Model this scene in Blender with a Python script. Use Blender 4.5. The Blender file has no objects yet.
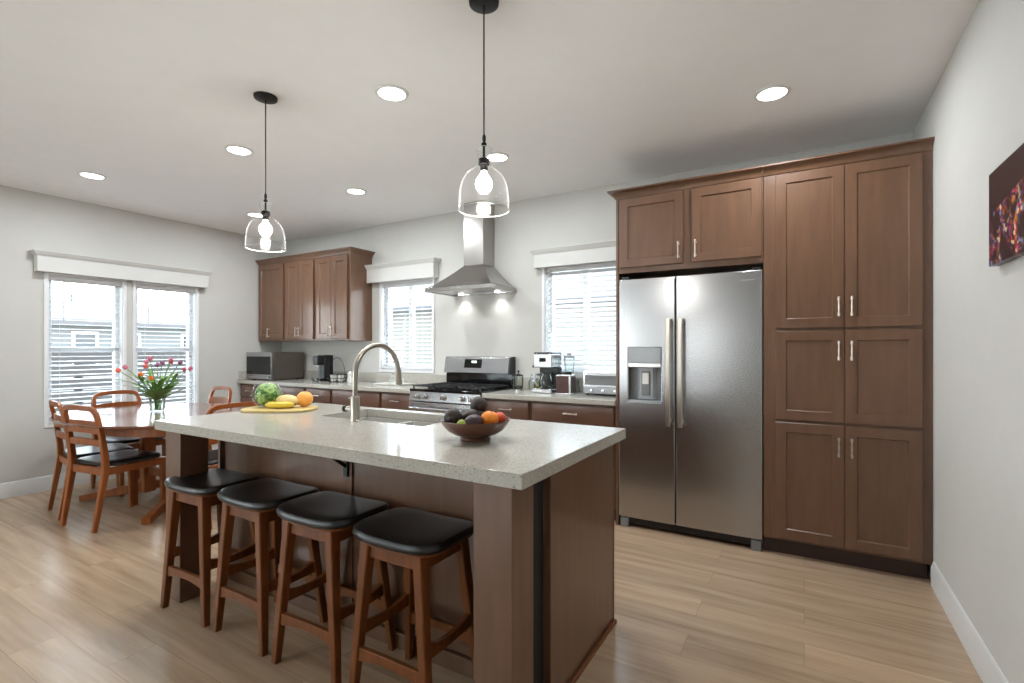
import bpy, bmesh, math, random
from mathutils import Vector, Matrix
random.seed(7)
C = bpy.context.scene.collection
SC = bpy.context.scene
PI = math.pi

# ------------------------------------------------------------ camera, world, exposure
cam_d = bpy.data.cameras.new('camera'); cam = bpy.data.objects.new('camera', cam_d); C.objects.link(cam)
cam.location = (0, 0, 1.29); cam.rotation_euler = (PI/2, 0, math.radians(30.5))
cam_d.sensor_width = 36; cam_d.lens = 496/1024*36; cam_d.shift_y = 7.5/1024; cam_d.clip_start = 0.02
SC.camera = cam
SC.view_settings.view_transform = 'Standard'; SC.view_settings.look = 'None'
SC.view_settings.gamma = 1; SC.view_settings.use_curve_mapping = False
SC.view_settings.exposure = 0.0
w = bpy.data.worlds.new('world'); SC.world = w; w.use_nodes = True
nt = w.node_tree; bg = nt.nodes['Background']
tc = nt.nodes.new('ShaderNodeTexCoord'); sx = nt.nodes.new('ShaderNodeSeparateXYZ'); cr = nt.nodes.new('ShaderNodeValToRGB')
nz = nt.nodes.new('ShaderNodeTexNoise'); nz.inputs['Scale'].default_value = 2.5; nz.inputs['Detail'].default_value = 5
ad = nt.nodes.new('ShaderNodeMath'); ad.operation = 'MULTIPLY_ADD'; ad.inputs[1].default_value = 0.25
nt.links.new(tc.outputs['Generated'], sx.inputs[0]); nt.links.new(tc.outputs['Generated'], nz.inputs['Vector'])
nt.links.new(nz.outputs['Fac'], ad.inputs[0]); nt.links.new(sx.outputs['Z'], ad.inputs[2])
nt.links.new(ad.outputs[0], cr.inputs[0]); nt.links.new(cr.outputs[0], bg.inputs['Color'])
cr.color_ramp.elements[0].position = 0.1; cr.color_ramp.elements[0].color = (1, 1, 1, 1)
cr.color_ramp.elements[1].position = 0.7; cr.color_ramp.elements[1].color = (0.62, 0.8, 1, 1)
WORLD = 10.0
bg.inputs['Strength'].default_value = WORLD
LAMP_W = 13.5      # each recessed ceiling lamp
sun_d = bpy.data.lights.new('sun', 'SUN'); sun_d.energy = 14; sun_d.angle = 0.01; sun_d.color = (1, 0.97, 0.93)
sun = bpy.data.objects.new('sun', sun_d); C.objects.link(sun); sun.location = (20, 0, 30); sun.rotation_euler = (0, math.radians(32), 0)
XL, XR, YB, YF, H = -5.95, 0.61, 4.10, -3.8, 2.70

# ------------------------------------------------------------ materials
def lin(c):
    return tuple(((v/255)/12.92 if v/255 <= 0.04045 else (((v/255)+0.055)/1.055)**2.4) for v in c) + (1,)
def base_mat(name):
    m = bpy.data.materials.new(name); m.use_nodes = True
    n = m.node_tree; b = n.nodes['Principled BSDF']; return m, n, b
def plain(name, col, rough=0.5, metal=0.0, noise=0.06, scale=8, stretch=(1,1,1), bump=0.0, coat=0.0, spec=0.5, bscale=None):
    m, n, b = base_mat(name)
    c = lin(col)
    t = n.nodes.new('ShaderNodeTexCoord'); mp = n.nodes.new('ShaderNodeMapping'); mp.inputs['Scale'].default_value = stretch
    z = n.nodes.new('ShaderNodeTexNoise'); z.inputs['Scale'].default_value = scale; z.inputs['Detail'].default_value = 4
    n.links.new(t.outputs['Object'], mp.inputs[0]); n.links.new(mp.outputs[0], z.inputs['Vector'])
    r = n.nodes.new('ShaderNodeValToRGB')
    r.color_ramp.elements[0].position = 0.3; r.color_ramp.elements[1].position = 0.7
    r.color_ramp.elements[0].color = tuple(v*(1-noise) for v in c[:3])+(1,)
    r.color_ramp.elements[1].color = tuple(min(1, v*(1+noise)) for v in c[:3])+(1,)
    n.links.new(z.outputs['Fac'], r.inputs[0]); n.links.new(r.outputs[0], b.inputs['Base Color'])
    b.inputs['Roughness'].default_value = rough; b.inputs['Metallic'].default_value = metal
    b.inputs['Coat Weight'].default_value = coat; b.inputs['Coat Roughness'].default_value = 0.15
    b.inputs['Specular IOR Level'].default_value = spec
    if bump:
        bp = n.nodes.new('ShaderNodeBump'); bp.inputs['Strength'].default_value = bump; bp.inputs['Distance'].default_value = 0.002
        z2 = n.nodes.new('ShaderNodeTexNoise'); z2.inputs['Scale'].default_value = bscale or scale*3
        n.links.new(mp.outputs[0], z2.inputs['Vector']); n.links.new(z2.outputs['Fac'], bp.inputs['Height']); n.links.new(bp.outputs[0], b.inputs['Normal'])
    return m
def clear_glass(name, tint=(0.97, 0.99, 0.98), k=0.9, rough=0.02):
    m, n, b = base_mat(name); n.nodes.remove(b)
    o = n.nodes['Material Output']; tr = n.nodes.new('ShaderNodeBsdfTransparent'); gl = n.nodes.new('ShaderNodeBsdfGlossy')
    tr.inputs['Color'].default_value = tint+(1,); gl.inputs['Roughness'].default_value = rough; gl.inputs['Color'].default_value = (0.95, 0.97, 0.97, 1)
    lw = n.nodes.new('ShaderNodeLayerWeight'); lw.inputs['Blend'].default_value = 0.25
    mu = n.nodes.new('ShaderNodeMath'); mu.operation = 'MULTIPLY'; mu.inputs[1].default_value = k
    mx = n.nodes.new('ShaderNodeMixShader')
    n.links.new(lw.outputs['Fresnel'], mu.inputs[0]); n.links.new(mu.outputs[0], mx.inputs[0])
    n.links.new(tr.outputs[0], mx.inputs[1]); n.links.new(gl.outputs[0], mx.inputs[2]); n.links.new(mx.outputs[0], o.inputs['Surface'])
    return m
def shade_glass(name):
    m, n, b = base_mat(name); n.nodes.remove(b)
    o = n.nodes['Material Output']; tr = n.nodes.new('ShaderNodeBsdfTransparent'); tr.inputs['Color'].default_value = (0.985, 0.99, 0.99, 1)
    gl = n.nodes.new('ShaderNodeBsdfGlossy'); gl.inputs['Roughness'].default_value = 0.08
    df = n.nodes.new('ShaderNodeBsdfTranslucent'); df.inputs['Color'].default_value = (0.5, 0.5, 0.5, 1)
    d2 = n.nodes.new('ShaderNodeBsdfDiffuse'); d2.inputs['Color'].default_value = (0.95, 0.95, 0.95, 1)
    a = n.nodes.new('ShaderNodeMixShader'); a.inputs[0].default_value = 0.5; n.links.new(df.outputs[0], a.inputs[1]); n.links.new(d2.outputs[0], a.inputs[2])
    c = n.nodes.new('ShaderNodeMixShader'); c.inputs[0].default_value = 0.55; n.links.new(a.outputs[0], c.inputs[1]); n.links.new(gl.outputs[0], c.inputs[2])
    lw = n.nodes.new('ShaderNodeLayerWeight'); lw.inputs['Blend'].default_value = 0.5
    pw = n.nodes.new('ShaderNodeMath'); pw.operation = 'POWER'; pw.inputs[1].default_value = 7; n.links.new(lw.outputs['Facing'], pw.inputs[0])
    ma = n.nodes.new('ShaderNodeMath'); ma.operation = 'MULTIPLY_ADD'; ma.inputs[1].default_value = 0.7; ma.inputs[2].default_value = 0.02; n.links.new(pw.outputs[0], ma.inputs[0])
    mx = n.nodes.new('ShaderNodeMixShader'); n.links.new(ma.outputs[0], mx.inputs[0]); n.links.new(tr.outputs[0], mx.inputs[1]); n.links.new(c.outputs[0], mx.inputs[2])
    n.links.new(mx.outputs[0], o.inputs['Surface']); return m
def emit(name, col, s):
    m, n, b = base_mat(name); b.inputs['Base Color'].default_value = col+(1,)
    b.inputs['Emission Color'].default_value = col+(1,); b.inputs['Emission Strength'].default_value = s
    return m
def floor_mat():
    m, n, b = base_mat('oak_planks')
    t = n.nodes.new('ShaderNodeTexCoord')
    br = n.nodes.new('ShaderNodeTexBrick'); br.offset = 0.37; br.offset_frequency = 2
    br.inputs['Scale'].default_value = 1; br.inputs['Brick Width'].default_value = 1.22; br.inputs['Row Height'].default_value = 0.18
    br.inputs['Mortar Size'].default_value = 0.0012; br.inputs['Mortar Smooth'].default_value = 0.3; br.inputs['Bias'].default_value = 0
    br.inputs['Color1'].default_value = (0, 0, 0, 1); br.inputs['Color2'].default_value = (1, 1, 1, 1); br.inputs['Mortar'].default_value = (0.3, 0.3, 0.3, 1)
    n.links.new(t.outputs['Object'], br.inputs['Vector'])
    mp = n.nodes.new('ShaderNodeMapping'); mp.inputs['Scale'].default_value = (0.8, 11, 1)
    n.links.new(t.outputs['Object'], mp.inputs[0])
    # shift the grain per plank
    sc = n.nodes.new('ShaderNodeVectorMath'); sc.operation = 'MULTIPLY'; sc.inputs[1].default_value = (7, 13, 0)
    n.links.new(br.outputs['Color'], sc.inputs[0])
    av = n.nodes.new('ShaderNodeVectorMath'); av.operation = 'ADD'; n.links.new(mp.outputs[0], av.inputs[0]); n.links.new(sc.outputs[0], av.inputs[1])
    z = n.nodes.new('ShaderNodeTexNoise'); z.inputs['Scale'].default_value = 1.6; z.inputs['Detail'].default_value = 7; z.inputs['Roughness'].default_value = 0.6; z.inputs['Distortion'].default_value = 0.35
    n.links.new(av.outputs[0], z.inputs['Vector'])
    r = n.nodes.new('ShaderNodeValToRGB'); e = r.color_ramp.elements
    e[0].position = 0.28; e[0].color = lin((158, 133, 108)); e[1].position = 0.72; e[1].color = lin((192, 168, 141))
    x = r.color_ramp.elements.new(0.5); x.color = lin((177, 152, 126))
    n.links.new(z.outputs['Fac'], r.inputs[0])
    r2 = n.nodes.new('ShaderNodeValToRGB'); r2.color_ramp.elements[0].color = (0.92, 0.92, 0.92, 1); r2.color_ramp.elements[1].color = (1.08, 1.06, 1.04, 1)
    n.links.new(br.outputs['Color'], r2.inputs[0])
    mx = n.nodes.new('ShaderNodeMix'); mx.data_type = 'RGBA'; mx.blend_type = 'MULTIPLY'; mx.inputs[0].default_value = 1
    n.links.new(r.outputs[0], mx.inputs[6]); n.links.new(r2.outputs[0], mx.inputs[7])
    mo = n.nodes.new('ShaderNodeMix'); mo.data_type = 'RGBA'; mo.inputs[7].default_value = lin((120, 95, 72))
    mf = n.nodes.new('ShaderNodeMath'); mf.operation = 'MULTIPLY'; mf.inputs[1].default_value = 0.6
    n.links.new(br.outputs['Fac'], mf.inputs[0]); n.links.new(mf.outputs[0], mo.inputs[0])
    n.links.new(mx.outputs[2], mo.inputs[6]); n.links.new(mo.outputs[2], b.inputs['Base Color'])
    b.inputs['Roughness'].default_value = 0.24; b.inputs['Specular IOR Level'].default_value = 0.65
    bp = n.nodes.new('ShaderNodeBump'); bp.inputs['Strength'].default_value = 0.12; bp.inputs['Distance'].default_value = 0.002
    n.links.new(z.outputs['Fac'], bp.inputs['Height']); n.links.new(bp.outputs[0], b.inputs['Normal'])
    return m
def quartz_mat():
    m, n, b = base_mat('speckled_quartz')
    t = n.nodes.new('ShaderNodeTexCoord')
    v = n.nodes.new('ShaderNodeTexVoronoi'); v.inputs['Scale'].default_value = 260; v.inputs['Randomness'].default_value = 1
    n.links.new(t.outputs['Object'], v.inputs['Vector'])
    r = n.nodes.new('ShaderNodeValToRGB'); r.color_ramp.interpolation = 'CONSTANT'; e = r.color_ramp.elements
    e[0].position = 0; e[0].color = lin((142, 134, 124)); e[1].position = 0.06; e[1].color = lin((177, 173, 163))
    for p, c in ((0.5, (181, 177, 168)), (0.9, (189, 186, 178))):
        q = e.new(p); q.color = lin(c)
    sp = n.nodes.new('ShaderNodeSeparateColor'); n.links.new(v.outputs['Color'], sp.inputs[0]); n.links.new(sp.outputs[0], r.inputs[0])
    n.links.new(r.outputs[0], b.inputs['Base Color']); b.inputs['Roughness'].default_value = 0.16
    return m
def art_mat():
    m, n, b = base_mat('night_city_print')
    t = n.nodes.new('ShaderNodeTexCoord'); s = n.nodes.new('ShaderNodeSeparateXYZ'); n.links.new(t.outputs['Object'], s.inputs[0])
    v = n.nodes.new('ShaderNodeTexVoronoi'); v.inputs['Scale'].default_value = 75; n.links.new(t.outputs['Object'], v.inputs['Vector'])
    h = n.nodes.new('ShaderNodeValToRGB'); h.color_ramp.interpolation = 'CONSTANT'; q = h.color_ramp.elements
    q[0].position = 0; q[0].color = lin((34, 30, 66)); q[1].position = 0.2; q[1].color = lin((150, 34, 44))
    for p, c in ((0.36, (70, 84, 150)), (0.5, (222, 132, 52)), (0.62, (90, 24, 48)), (0.74, (238, 206, 150)), (0.82, (196, 70, 90)), (0.92, (150, 160, 210))): u_ = q.new(p); u_.color = lin(c)
    sc_ = n.nodes.new('ShaderNodeSeparateColor'); n.links.new(v.outputs['Color'], sc_.inputs[0]); n.links.new(sc_.outputs[0], h.inputs[0])
    z = n.nodes.new('ShaderNodeTexNoise'); z.inputs['Scale'].default_value = 14; z.inputs['Detail'].default_value = 3; n.links.new(t.outputs['Object'], z.inputs['Vector'])
    r = n.nodes.new('ShaderNodeValToRGB'); r.color_ramp.elements[0].position = 0.46; r.color_ramp.elements[1].position = 0.6; n.links.new(z.outputs['Fac'], r.inputs[0])
    lt = n.nodes.new('ShaderNodeMath'); lt.operation = 'LESS_THAN'      # lights only in the lower half
    a = n.nodes.new('ShaderNodeMath'); a.operation = 'MULTIPLY_ADD'; a.inputs[1].default_value = 0.15; a.inputs[2].default_value = 0.0
    n.links.new(s.outputs['Y'], a.inputs[0])
    sb = n.nodes.new('ShaderNodeMath'); sb.operation = 'ADD'; n.links.new(s.outputs['Z'], sb.inputs[0]); n.links.new(a.outputs[0], sb.inputs[1])
    n.links.new(sb.outputs[0], lt.inputs[0]); lt.inputs[1].default_value = 0.235
    mu = n.nodes.new('ShaderNodeMath'); mu.operation = 'MULTIPLY'; n.links.new(lt.outputs[0], mu.inputs[0]); n.links.new(r.outputs[0], mu.inputs[1])
    mx = n.nodes.new('ShaderNodeMix'); mx.data_type = 'RGBA'; mx.inputs[6].default_value = lin((46, 26, 28))
    n.links.new(mu.outputs[0], mx.inputs[0]); n.links.new(h.outputs[0], mx.inputs[7]); n.links.new(mx.outputs[2], b.inputs['Base Color'])
    b.inputs['Roughness'].default_value = 0.35
    return m
M = dict(
    wall=plain('painted_wall', (206, 205, 200), 0.75, noise=0.01),
    ceil=plain('ceiling_paint', (246, 246, 246), 0.85, noise=0.01),
    trim=plain('white_trim', (222, 222, 219), 0.4, noise=0.01),
    vinyl=plain('white_vinyl', (236, 237, 238), 0.35, noise=0.01),
    valance=plain('valance_white', (212, 212, 208), 0.5, noise=0.01),
    blind=plain('blind_white', (222, 223, 224), 0.45, noise=0.01),
    cord=plain('blind_cord', (205, 205, 200), 0.7, noise=0.02),
    floor=floor_mat(), quartz=quartz_mat(), art=art_mat(),
    cab=plain('stained_maple', (106, 76, 56), 0.32, noise=0.13, scale=5, stretch=(5, 5, 0.7), bump=0.05, coat=0.25),
    cabh=plain('stained_maple_drawer', (104, 74, 60), 0.34, noise=0.13, scale=5, stretch=(0.7, 5, 5), bump=0.05, coat=0.25),
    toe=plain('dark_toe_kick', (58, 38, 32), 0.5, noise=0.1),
    dark=plain('gap_shade', (22, 18, 17), 0.7, noise=0.1),  # near-black colour for the painted shade in the island post gap
    nickel=plain('brushed_nickel', (205, 196, 186), 0.28, 1.0, noise=0.04),
    faucet=plain('brushed_faucet', (172, 165, 155), 0.3, 1.0, noise=0.05),
    steel=plain('stainless', (176, 176, 178), 0.24, 1.0, noise=0.015, scale=6, stretch=(0.6, 1, 40)),
    steelv=plain('stainless_hood', (175, 172, 168), 0.24, 1.0, noise=0.05, scale=6, stretch=(30, 30, 0.6), bump=0.02),
    chrome=plain('chrome', (215, 215, 215), 0.25, 1.0, noise=0.02),
    grey=plain('grey_plastic', (120, 122, 124), 0.4, noise=0.03),
    lgrey=plain('light_grey_plastic', (168, 172, 176), 0.35, noise=0.03),
    black=plain('black_plastic', (18, 18, 19), 0.35, noise=0.1),
    gloss=plain('black_gloss', (12, 12, 13), 0.08, noise=0.05),
    iron=plain('cast_iron', (38, 37, 37), 0.6, noise=0.15, bump=0.3, scale=60),
    leather=plain('black_leather', (18, 18, 20), 0.3, noise=0.15, bump=0.12, scale=40, bscale=160),
    walnut=plain('stool_wood', (114, 64, 28), 0.42, noise=0.22, scale=6, stretch=(6, 6, 0.8), bump=0.04, coat=0.03, spec=0.35),
    teak=plain('teak', (146, 80, 34), 0.38, noise=0.2, scale=6, stretch=(5, 5, 0.9), bump=0.04, coat=0.1, spec=0.4),
    teaktop=plain('teak_tabletop', (120, 76, 60), 0.16, noise=0.15, scale=4, stretch=(0.8, 9, 1), coat=0.5),
    shade=shade_glass('pendant_glass'), rimglass=plain('glass_edge', (215, 222, 220), 0.15, noise=0.02), wrap=shade_glass('clear_wrap'), pane=clear_glass('window_glass', k=0.35, rough=0.0), jar=clear_glass('jar_glass', tint=(0.96, 0.98, 0.97), k=0.8),
    bronze=plain('dark_bronze', (52, 50, 50), 0.4, 0.8, noise=0.05),
    bulb=emit('lit_bulb', (1, 0.93, 0.82), 14), lens=emit('lit_lens', (1, 0.98, 0.94), 8), hoodlamp=emit('lit_hood_lamp', (1, 1, 1), 12),
    lcd=emit('display_digits', (0.9, 1, 0.95), 3), sink=plain('light_composite', (186, 184, 178), 0.35, noise=0.04, scale=60),
    bowl=plain('brown_bowl', (88, 52, 36), 0.3, noise=0.15, scale=10, coat=0.3),
    avocado=plain('avocado_skin', (50, 40, 36), 0.5, noise=0.35, scale=50, bump=0.8, bscale=140), plum=plain('plum_skin', (58, 38, 48), 0.35, noise=0.2, scale=20),
    lime=plain('lime_skin', (150, 168, 60), 0.45, noise=0.1, scale=30), orange=plain('orange_peel', (240, 140, 30), 0.45, noise=0.06, scale=20, bump=0.4, bscale=180),
    grapefruit=plain('grapefruit_peel', (238, 166, 76), 0.45, noise=0.1, scale=10, bump=0.3, bscale=160),
    peach=plain('nectarine_skin', (226, 96, 62), 0.4, noise=0.25, scale=12), banana=plain('banana_skin', (222, 196, 70), 0.5, noise=0.12, scale=12),
    board=plain('bamboo_board', (205, 180, 116), 0.45, noise=0.12, scale=6, stretch=(1, 12, 1)), bread=plain('pale_melon_rind', (226, 200, 140), 0.55, noise=0.08, scale=14),
    stem=plain('stem_green', (98, 140, 62), 0.5, noise=0.15, scale=20), leaf=plain('tulip_leaf', (122, 160, 88), 0.45, noise=0.2, scale=14),
    tred=plain('coral_petals', (228, 98, 76), 0.5, noise=0.15, scale=25), tpink=plain('pink_petals', (205, 112, 132), 0.5, noise=0.15, scale=25),
    torange=plain('orange_petals', (236, 132, 60), 0.5, noise=0.15, scale=25), tmauve=plain('mauve_petals', (150, 96, 130), 0.5, noise=0.15, scale=25),
    water=clear_glass('vase_water', tint=(0.94, 0.97, 0.93), k=0.3), oil=plain('olive_oil', (150, 140, 40), 0.2, noise=0.05),
    ceramic=plain('white_ceramic', (225, 224, 218), 0.2, noise=0.02), towel=plain('woven_basket', (150, 120, 92), 0.7, noise=0.2, scale=60),
    copper=plain('dark_copper', (84, 62, 58), 0.3, 0.6, noise=0.08),
    siding=plain('pale_siding', (112, 112, 110), 0.7, noise=0.04), siding2=plain('tan_siding', (104, 101, 94), 0.7, noise=0.04),
    roof=plain('asphalt_roof', (78, 76, 78), 0.85, noise=0.15, scale=30), winglass=plain('dark_window', (58, 64, 70), 0.15, noise=0.1),
    fence=plain('dark_fence', (34, 32, 31), 0.7, noise=0.15), ground=plain('concrete', (200, 198, 193), 0.8, noise=0.08, scale=3),
    car=plain('dark_car_paint', (40, 42, 46), 0.2, noise=0.05, coat=0.6), bark=plain('bark', (86, 66, 50), 0.9, noise=0.2), conifer=plain('conifer', (48, 70, 48), 0.8, noise=0.3, scale=10),
)
def melon_mat():
    m, n, b = base_mat('melon_rind')
    t = n.nodes.new('ShaderNodeTexCoord'); v = n.nodes.new('ShaderNodeTexNoise'); v.inputs['Scale'].default_value = 22; v.inputs['Detail'].default_value = 3; v.inputs['Distortion'].default_value = 1.5
    r = n.nodes.new('ShaderNodeValToRGB'); e = r.color_ramp.elements
    e[0].position = 0.42; e[0].color = lin((60, 104, 44)); e[1].position = 0.58; e[1].color = lin((158, 190, 110))
    n.links.new(t.outputs['Object'], v.inputs['Vector']); n.links.new(v.outputs['Fac'], r.inputs[0]); n.links.new(r.outputs[0], b.inputs['Base Color'])
    b.inputs['Roughness'].default_value = 0.35; return m
M['melon'] = melon_mat()

# ------------------------------------------------------------ mesh helpers
class MB:
    def __init__(s): s.b = bmesh.new()
    def ring(s, pts): return [s.b.verts.new(p) for p in pts]
    def face(s, vs):
        try: return s.b.faces.new(vs)
        except ValueError: return None
    def loft(s, rings, cap0=True, cap1=True, closed=False):
        R = [s.ring(r) for r in rings]; n = len(R[0])
        K = len(R) if closed else len(R)-1
        for i in range(K):
            a, c = R[i], R[(i+1) % len(R)]
            for j in range(n): s.face([a[j], a[(j+1) % n], c[(j+1) % n], c[j]])
        if not closed:
            if cap0: s.face(R[0][::-1])
            if cap1: s.face(R[-1])
        return s
    def box(s, x0, x1, y0, y1, z0, z1):
        return s.loft([[(x0, y0, z), (x1, y0, z), (x1, y1, z), (x0, y1, z)] for z in (z0, z1)])
    def lathe(s, prof, seg=32, c=(0, 0, 0), ax='z', ell=(1, 1), cap0=True, cap1=True, closed=False):
        rings = []
        for r, z in prof:
            r = max(r, 1e-5); q = []
            for k in range(seg):
                a = 2*PI*k/seg; u, v = r*math.cos(a)*ell[0], r*math.sin(a)*ell[1]
                q.append({'z': (c[0]+u, c[1]+v, c[2]+z), 'y': (c[0]+v, c[1]+z, c[2]+u), 'x': (c[0]+z, c[1]+u, c[2]+v)}[ax])
            rings.append(q)
        return s.loft(rings, cap0, cap1, closed)
    def cyl(s, p, r, h, ax='z', seg=24, r2=None):
        return s.lathe([(r, 0), (r2 if r2 is not None else r, h)], seg, p, ax)
    def tube(s, pts, r, seg=10, closed=False):
        pts = [Vector(p) for p in pts]; n = len(pts); rs = r if isinstance(r, (list, tuple)) else [r]*n
        rings = []; up = Vector((0, 0, 1)); prev = None
        for i, p in enumerate(pts):
            if closed: t = pts[(i+1) % n]-pts[i-1]
            else: t = pts[min(i+1, n-1)]-pts[max(i-1, 0)]
            t.normalize()
            if prev is None:
                a = t.cross(up) if abs(t.dot(up)) < 0.95 else t.cross(Vector((1, 0, 0)))
            else: a = prev-t*prev.dot(t)
            a.normalize(); prev = a; c = t.cross(a)
            rings.append([tuple(p+(a*math.cos(2*PI*k/seg)+c*math.sin(2*PI*k/seg))*rs[i]) for k in range(seg)])
        return s.loft(rings, closed=closed)
    def bar(s, pts, ws, ds, axis=(1, 0, 0), ch=0.22):      # chamfered rectangular section; ws along axis, ds across
        pts = [Vector(p) for p in pts]; n = len(pts)
        if not isinstance(ws, (list, tuple)): ws = [ws]*n
        if not isinstance(ds, (list, tuple)): ds = [ds]*n
        rings = []
        for i, p in enumerate(pts):
            t = (pts[min(i+1, n-1)]-pts[max(i-1, 0)]).normalized(); a = Vector(axis); a = (a-t*a.dot(t)).normalized(); c = t.cross(a)
            hw, hd = ws[i]/2, ds[i]/2; k = min(hw, hd)*ch
            sec = [(hw-k, -hd), (hw, -hd+k), (hw, hd-k), (hw-k, hd), (-hw+k, hd), (-hw, hd-k), (-hw, -hd+k), (-hw+k, -hd)]
            rings.append([tuple(p+a*u+c*v) for u, v in sec])
        return s.loft(rings)
    def prism(s, poly, a0, a1, ax='z'):                    # polygon (u,v) extruded along ax
        f = {'z': lambda u, v, w: (u, v, w), 'x': lambda u, v, w: (w, u, v), 'y': lambda u, v, w: (u, w, v)}[ax]
        return s.loft([[f(u, v, a0) for u, v in poly], [f(u, v, a1) for u, v in poly]])
    def shaker(s, x0, x1, z0, z1, yf, th=0.02, st=0.057, rec=0.009, sl=0.006):
        def r(i, y): return [(x0+i, y, z0+i), (x1-i, y, z0+i), (x1-i, y, z1-i), (x0+i, y, z1-i)]
        e = 0.0025
        return s.loft([r(0, yf+th), r(0, yf+e), r(e, yf), r(st, yf), r(st+sl, yf+rec), r(st+sl+0.004, yf+rec)])
    def slabfront(s, x0, x1, z0, z1, yf, th=0.02):
        def r(i, y): return [(x0+i, y, z0+i), (x1-i, y, z0+i), (x1-i, y, z1-i), (x0+i, y, z1-i)]
        return s.loft([r(0, yf+th), r(0, yf+0.006), r(0.004, yf+0.002), r(0.010, yf)])
    def ellipsoid(s, c, r, seg=20, rot=None, pear=0.0, dent=0.0):
        rings = []; N = 12
        for i in range(N+1):
            th = PI*i/N; q = []
            for k in range(seg):
                a = 2*PI*k/seg; f = 1+pear*math.cos(th)*-1
                z = math.cos(th)*(1-dent*math.exp(-(math.sin(th)/0.25)**2))
                v = Vector((max(math.sin(th), 1e-4)*math.cos(a)*r[0]*f, max(math.sin(th), 1e-4)*math.sin(a)*r[1]*f, -z*r[2]))
                if rot: v = rot @ v
                q.append(tuple(v+Vector(c)))
            rings.append(q)
        return s.loft(rings)
    def cushion(s, hw, hd, z0, th, n=4.0, fz=lambda x, y: 0.0, seg=48, edge=0.4):
        rings = []
        prof = [(0.90, 0), (0.98, 0.15), (1.0, 0.42), (0.985, 0.72), (0.95, 0.92), (0.88, 0.99), (0.6, 1.0), (0.3, 1.0), (0.02, 1.0)]
        for k, h in prof:
            q = []
            for j in range(seg):
                a = 2*PI*j/seg; ca, sa = math.cos(a), math.sin(a)
                rr = (abs(ca)**n+abs(sa)**n)**(-1/n)
                x, y = ca*rr*hw*k, sa*rr*hd*k; q.append((x, y, z0+th*h+fz(x/hw, y/hd)))
            rings.append(q)
        return s.loft(rings)
    def xf(s, loc=(0, 0, 0), rz=0, rx=0, ry=0):
        m = Matrix.Translation(loc) @ Matrix.Rotation(rz, 4, 'Z') @ Matrix.Rotation(ry, 4, 'Y') @ Matrix.Rotation(rx, 4, 'X')
        bmesh.ops.transform(s.b, matrix=m, verts=s.b.verts); return s

def obj(name, mb, mat, parent=None, bevel=0.0, label=None, off=None, mat_i=None):
    b = mb.b
    if off is not None: bmesh.ops.translate(b, vec=tuple(-v for v in off), verts=b.verts)
    bmesh.ops.recalc_face_normals(b, faces=b.faces)
    for e in b.edges: e.smooth = (len(e.link_faces) == 2 and e.calc_face_angle(0) < 0.6)
    for f in b.faces: f.smooth = True
    me = bpy.data.meshes.new(name); b.to_mesh(me); b.free()
    me.materials.append(M[mat] if isinstance(mat, str) else mat)
    o = bpy.data.objects.new(name, me); C.objects.link(o)
    if parent is not None: o.parent = parent
    if bevel:
        m = o.modifiers.new('bevel', 'BEVEL'); m.width = bevel; m.segments = 2; m.limit_method = 'ANGLE'; m.angle_limit = 0.7; m.harden_normals = False
    if label: o['label'] = label
    return o
def tag(o, label, cat, group=None):
    o['label'] = label; o['category'] = cat
    if group: o['group'] = group
    return o
def thing(name, label, cat, loc=(0, 0, 0), rz=0, group=None):
    o = bpy.data.objects.new(name, None); C.objects.link(o); o.location = loc; o.rotation_euler = (0, 0, rz); o.empty_display_size = 0.1
    return tag(o, label, cat, group)
def solo(name, mb, mat, label, cat, loc=(0, 0, 0), rz=0, group=None, bevel=0.0):
    o = obj(name, mb, mat, None, bevel); o.location = loc; o.rotation_euler = (0, 0, rz); return tag(o, label, cat, group)
def struct(name, mb, mat, parent=None, bevel=0.0, kind='structure'):
    o = obj(name, mb, mat, parent, bevel)
    if parent is None: o['kind'] = kind
    return o
def dup(root, loc, rz, label, group=None):
    def rec(o, par):
        c = o.copy(); C.objects.link(c); c.parent = par
        for ch in [x for x in kids.get(o.name, [])]: rec(ch, c)
        return c
    kids = {}
    for x in list(bpy.data.objects):
        if x.parent: kids.setdefault(x.parent.name, []).append(x)
    c = rec(root, None); c.location = loc; c.rotation_euler = (0, 0, rz); c['label'] = label
    if group: c['group'] = group
    return c

# ------------------------------------------------------------ room shell
struct('floor', MB().box(XL-0.15, XR+0.15, YF-0.15, YB+0.15, -0.1, 0), 'floor')
struct('ceiling', MB().box(XL-0.15, XR+0.15, YF-0.15, YB+0.15, H, H+0.12), 'ceil')
struct('wall_right', MB().box(XR, XR+0.15, YF-0.15, YB+0.15, 0, H), 'wall')
def wall_holes(x0, x1, z0, z1, t0, t1, holes, ax):        # holes: (a0,a1,z0,z1) sorted along the wall
    mb = MB()
    def bx(a0, a1, c0, c1):
        if a1-a0 < 1e-4 or c1-c0 < 1e-4: return
        if ax == 'x': mb.box(a0, a1, t0, t1, c0, c1)
        else: mb.box(t0, t1, a0, a1, c0, c1)
    p = x0
    for a0, a1, c0, c1 in holes:
        bx(p, a0, z0, z1); bx(a0, a1, z0, c0); bx(a0, a1, c1, z1); p = a1
    bx(p, x1, z0, z1); return mb
WL = [(1.75, 2.33, 0.60, 1.97), (2.44, 3.03, 0.60, 1.97)]
WB = [(-4.13, -3.39, 1.06, 2.03), (-2.06, -1.32, 1.06, 2.05)]
WF = [(-5.3, -3.5, 0.6, 2.1), (-2.25, -1.6, 1.0, 1.85)]
WL2 = [(-3.2, -1.0, 0.5, 2.1)]  # unseen side window, added to let in more daylight
struct('wall_left', wall_holes(YF-0.15, YB+0.15, 0, H, XL-0.15, XL, WL2+WL, 'y'), 'wall')
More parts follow.
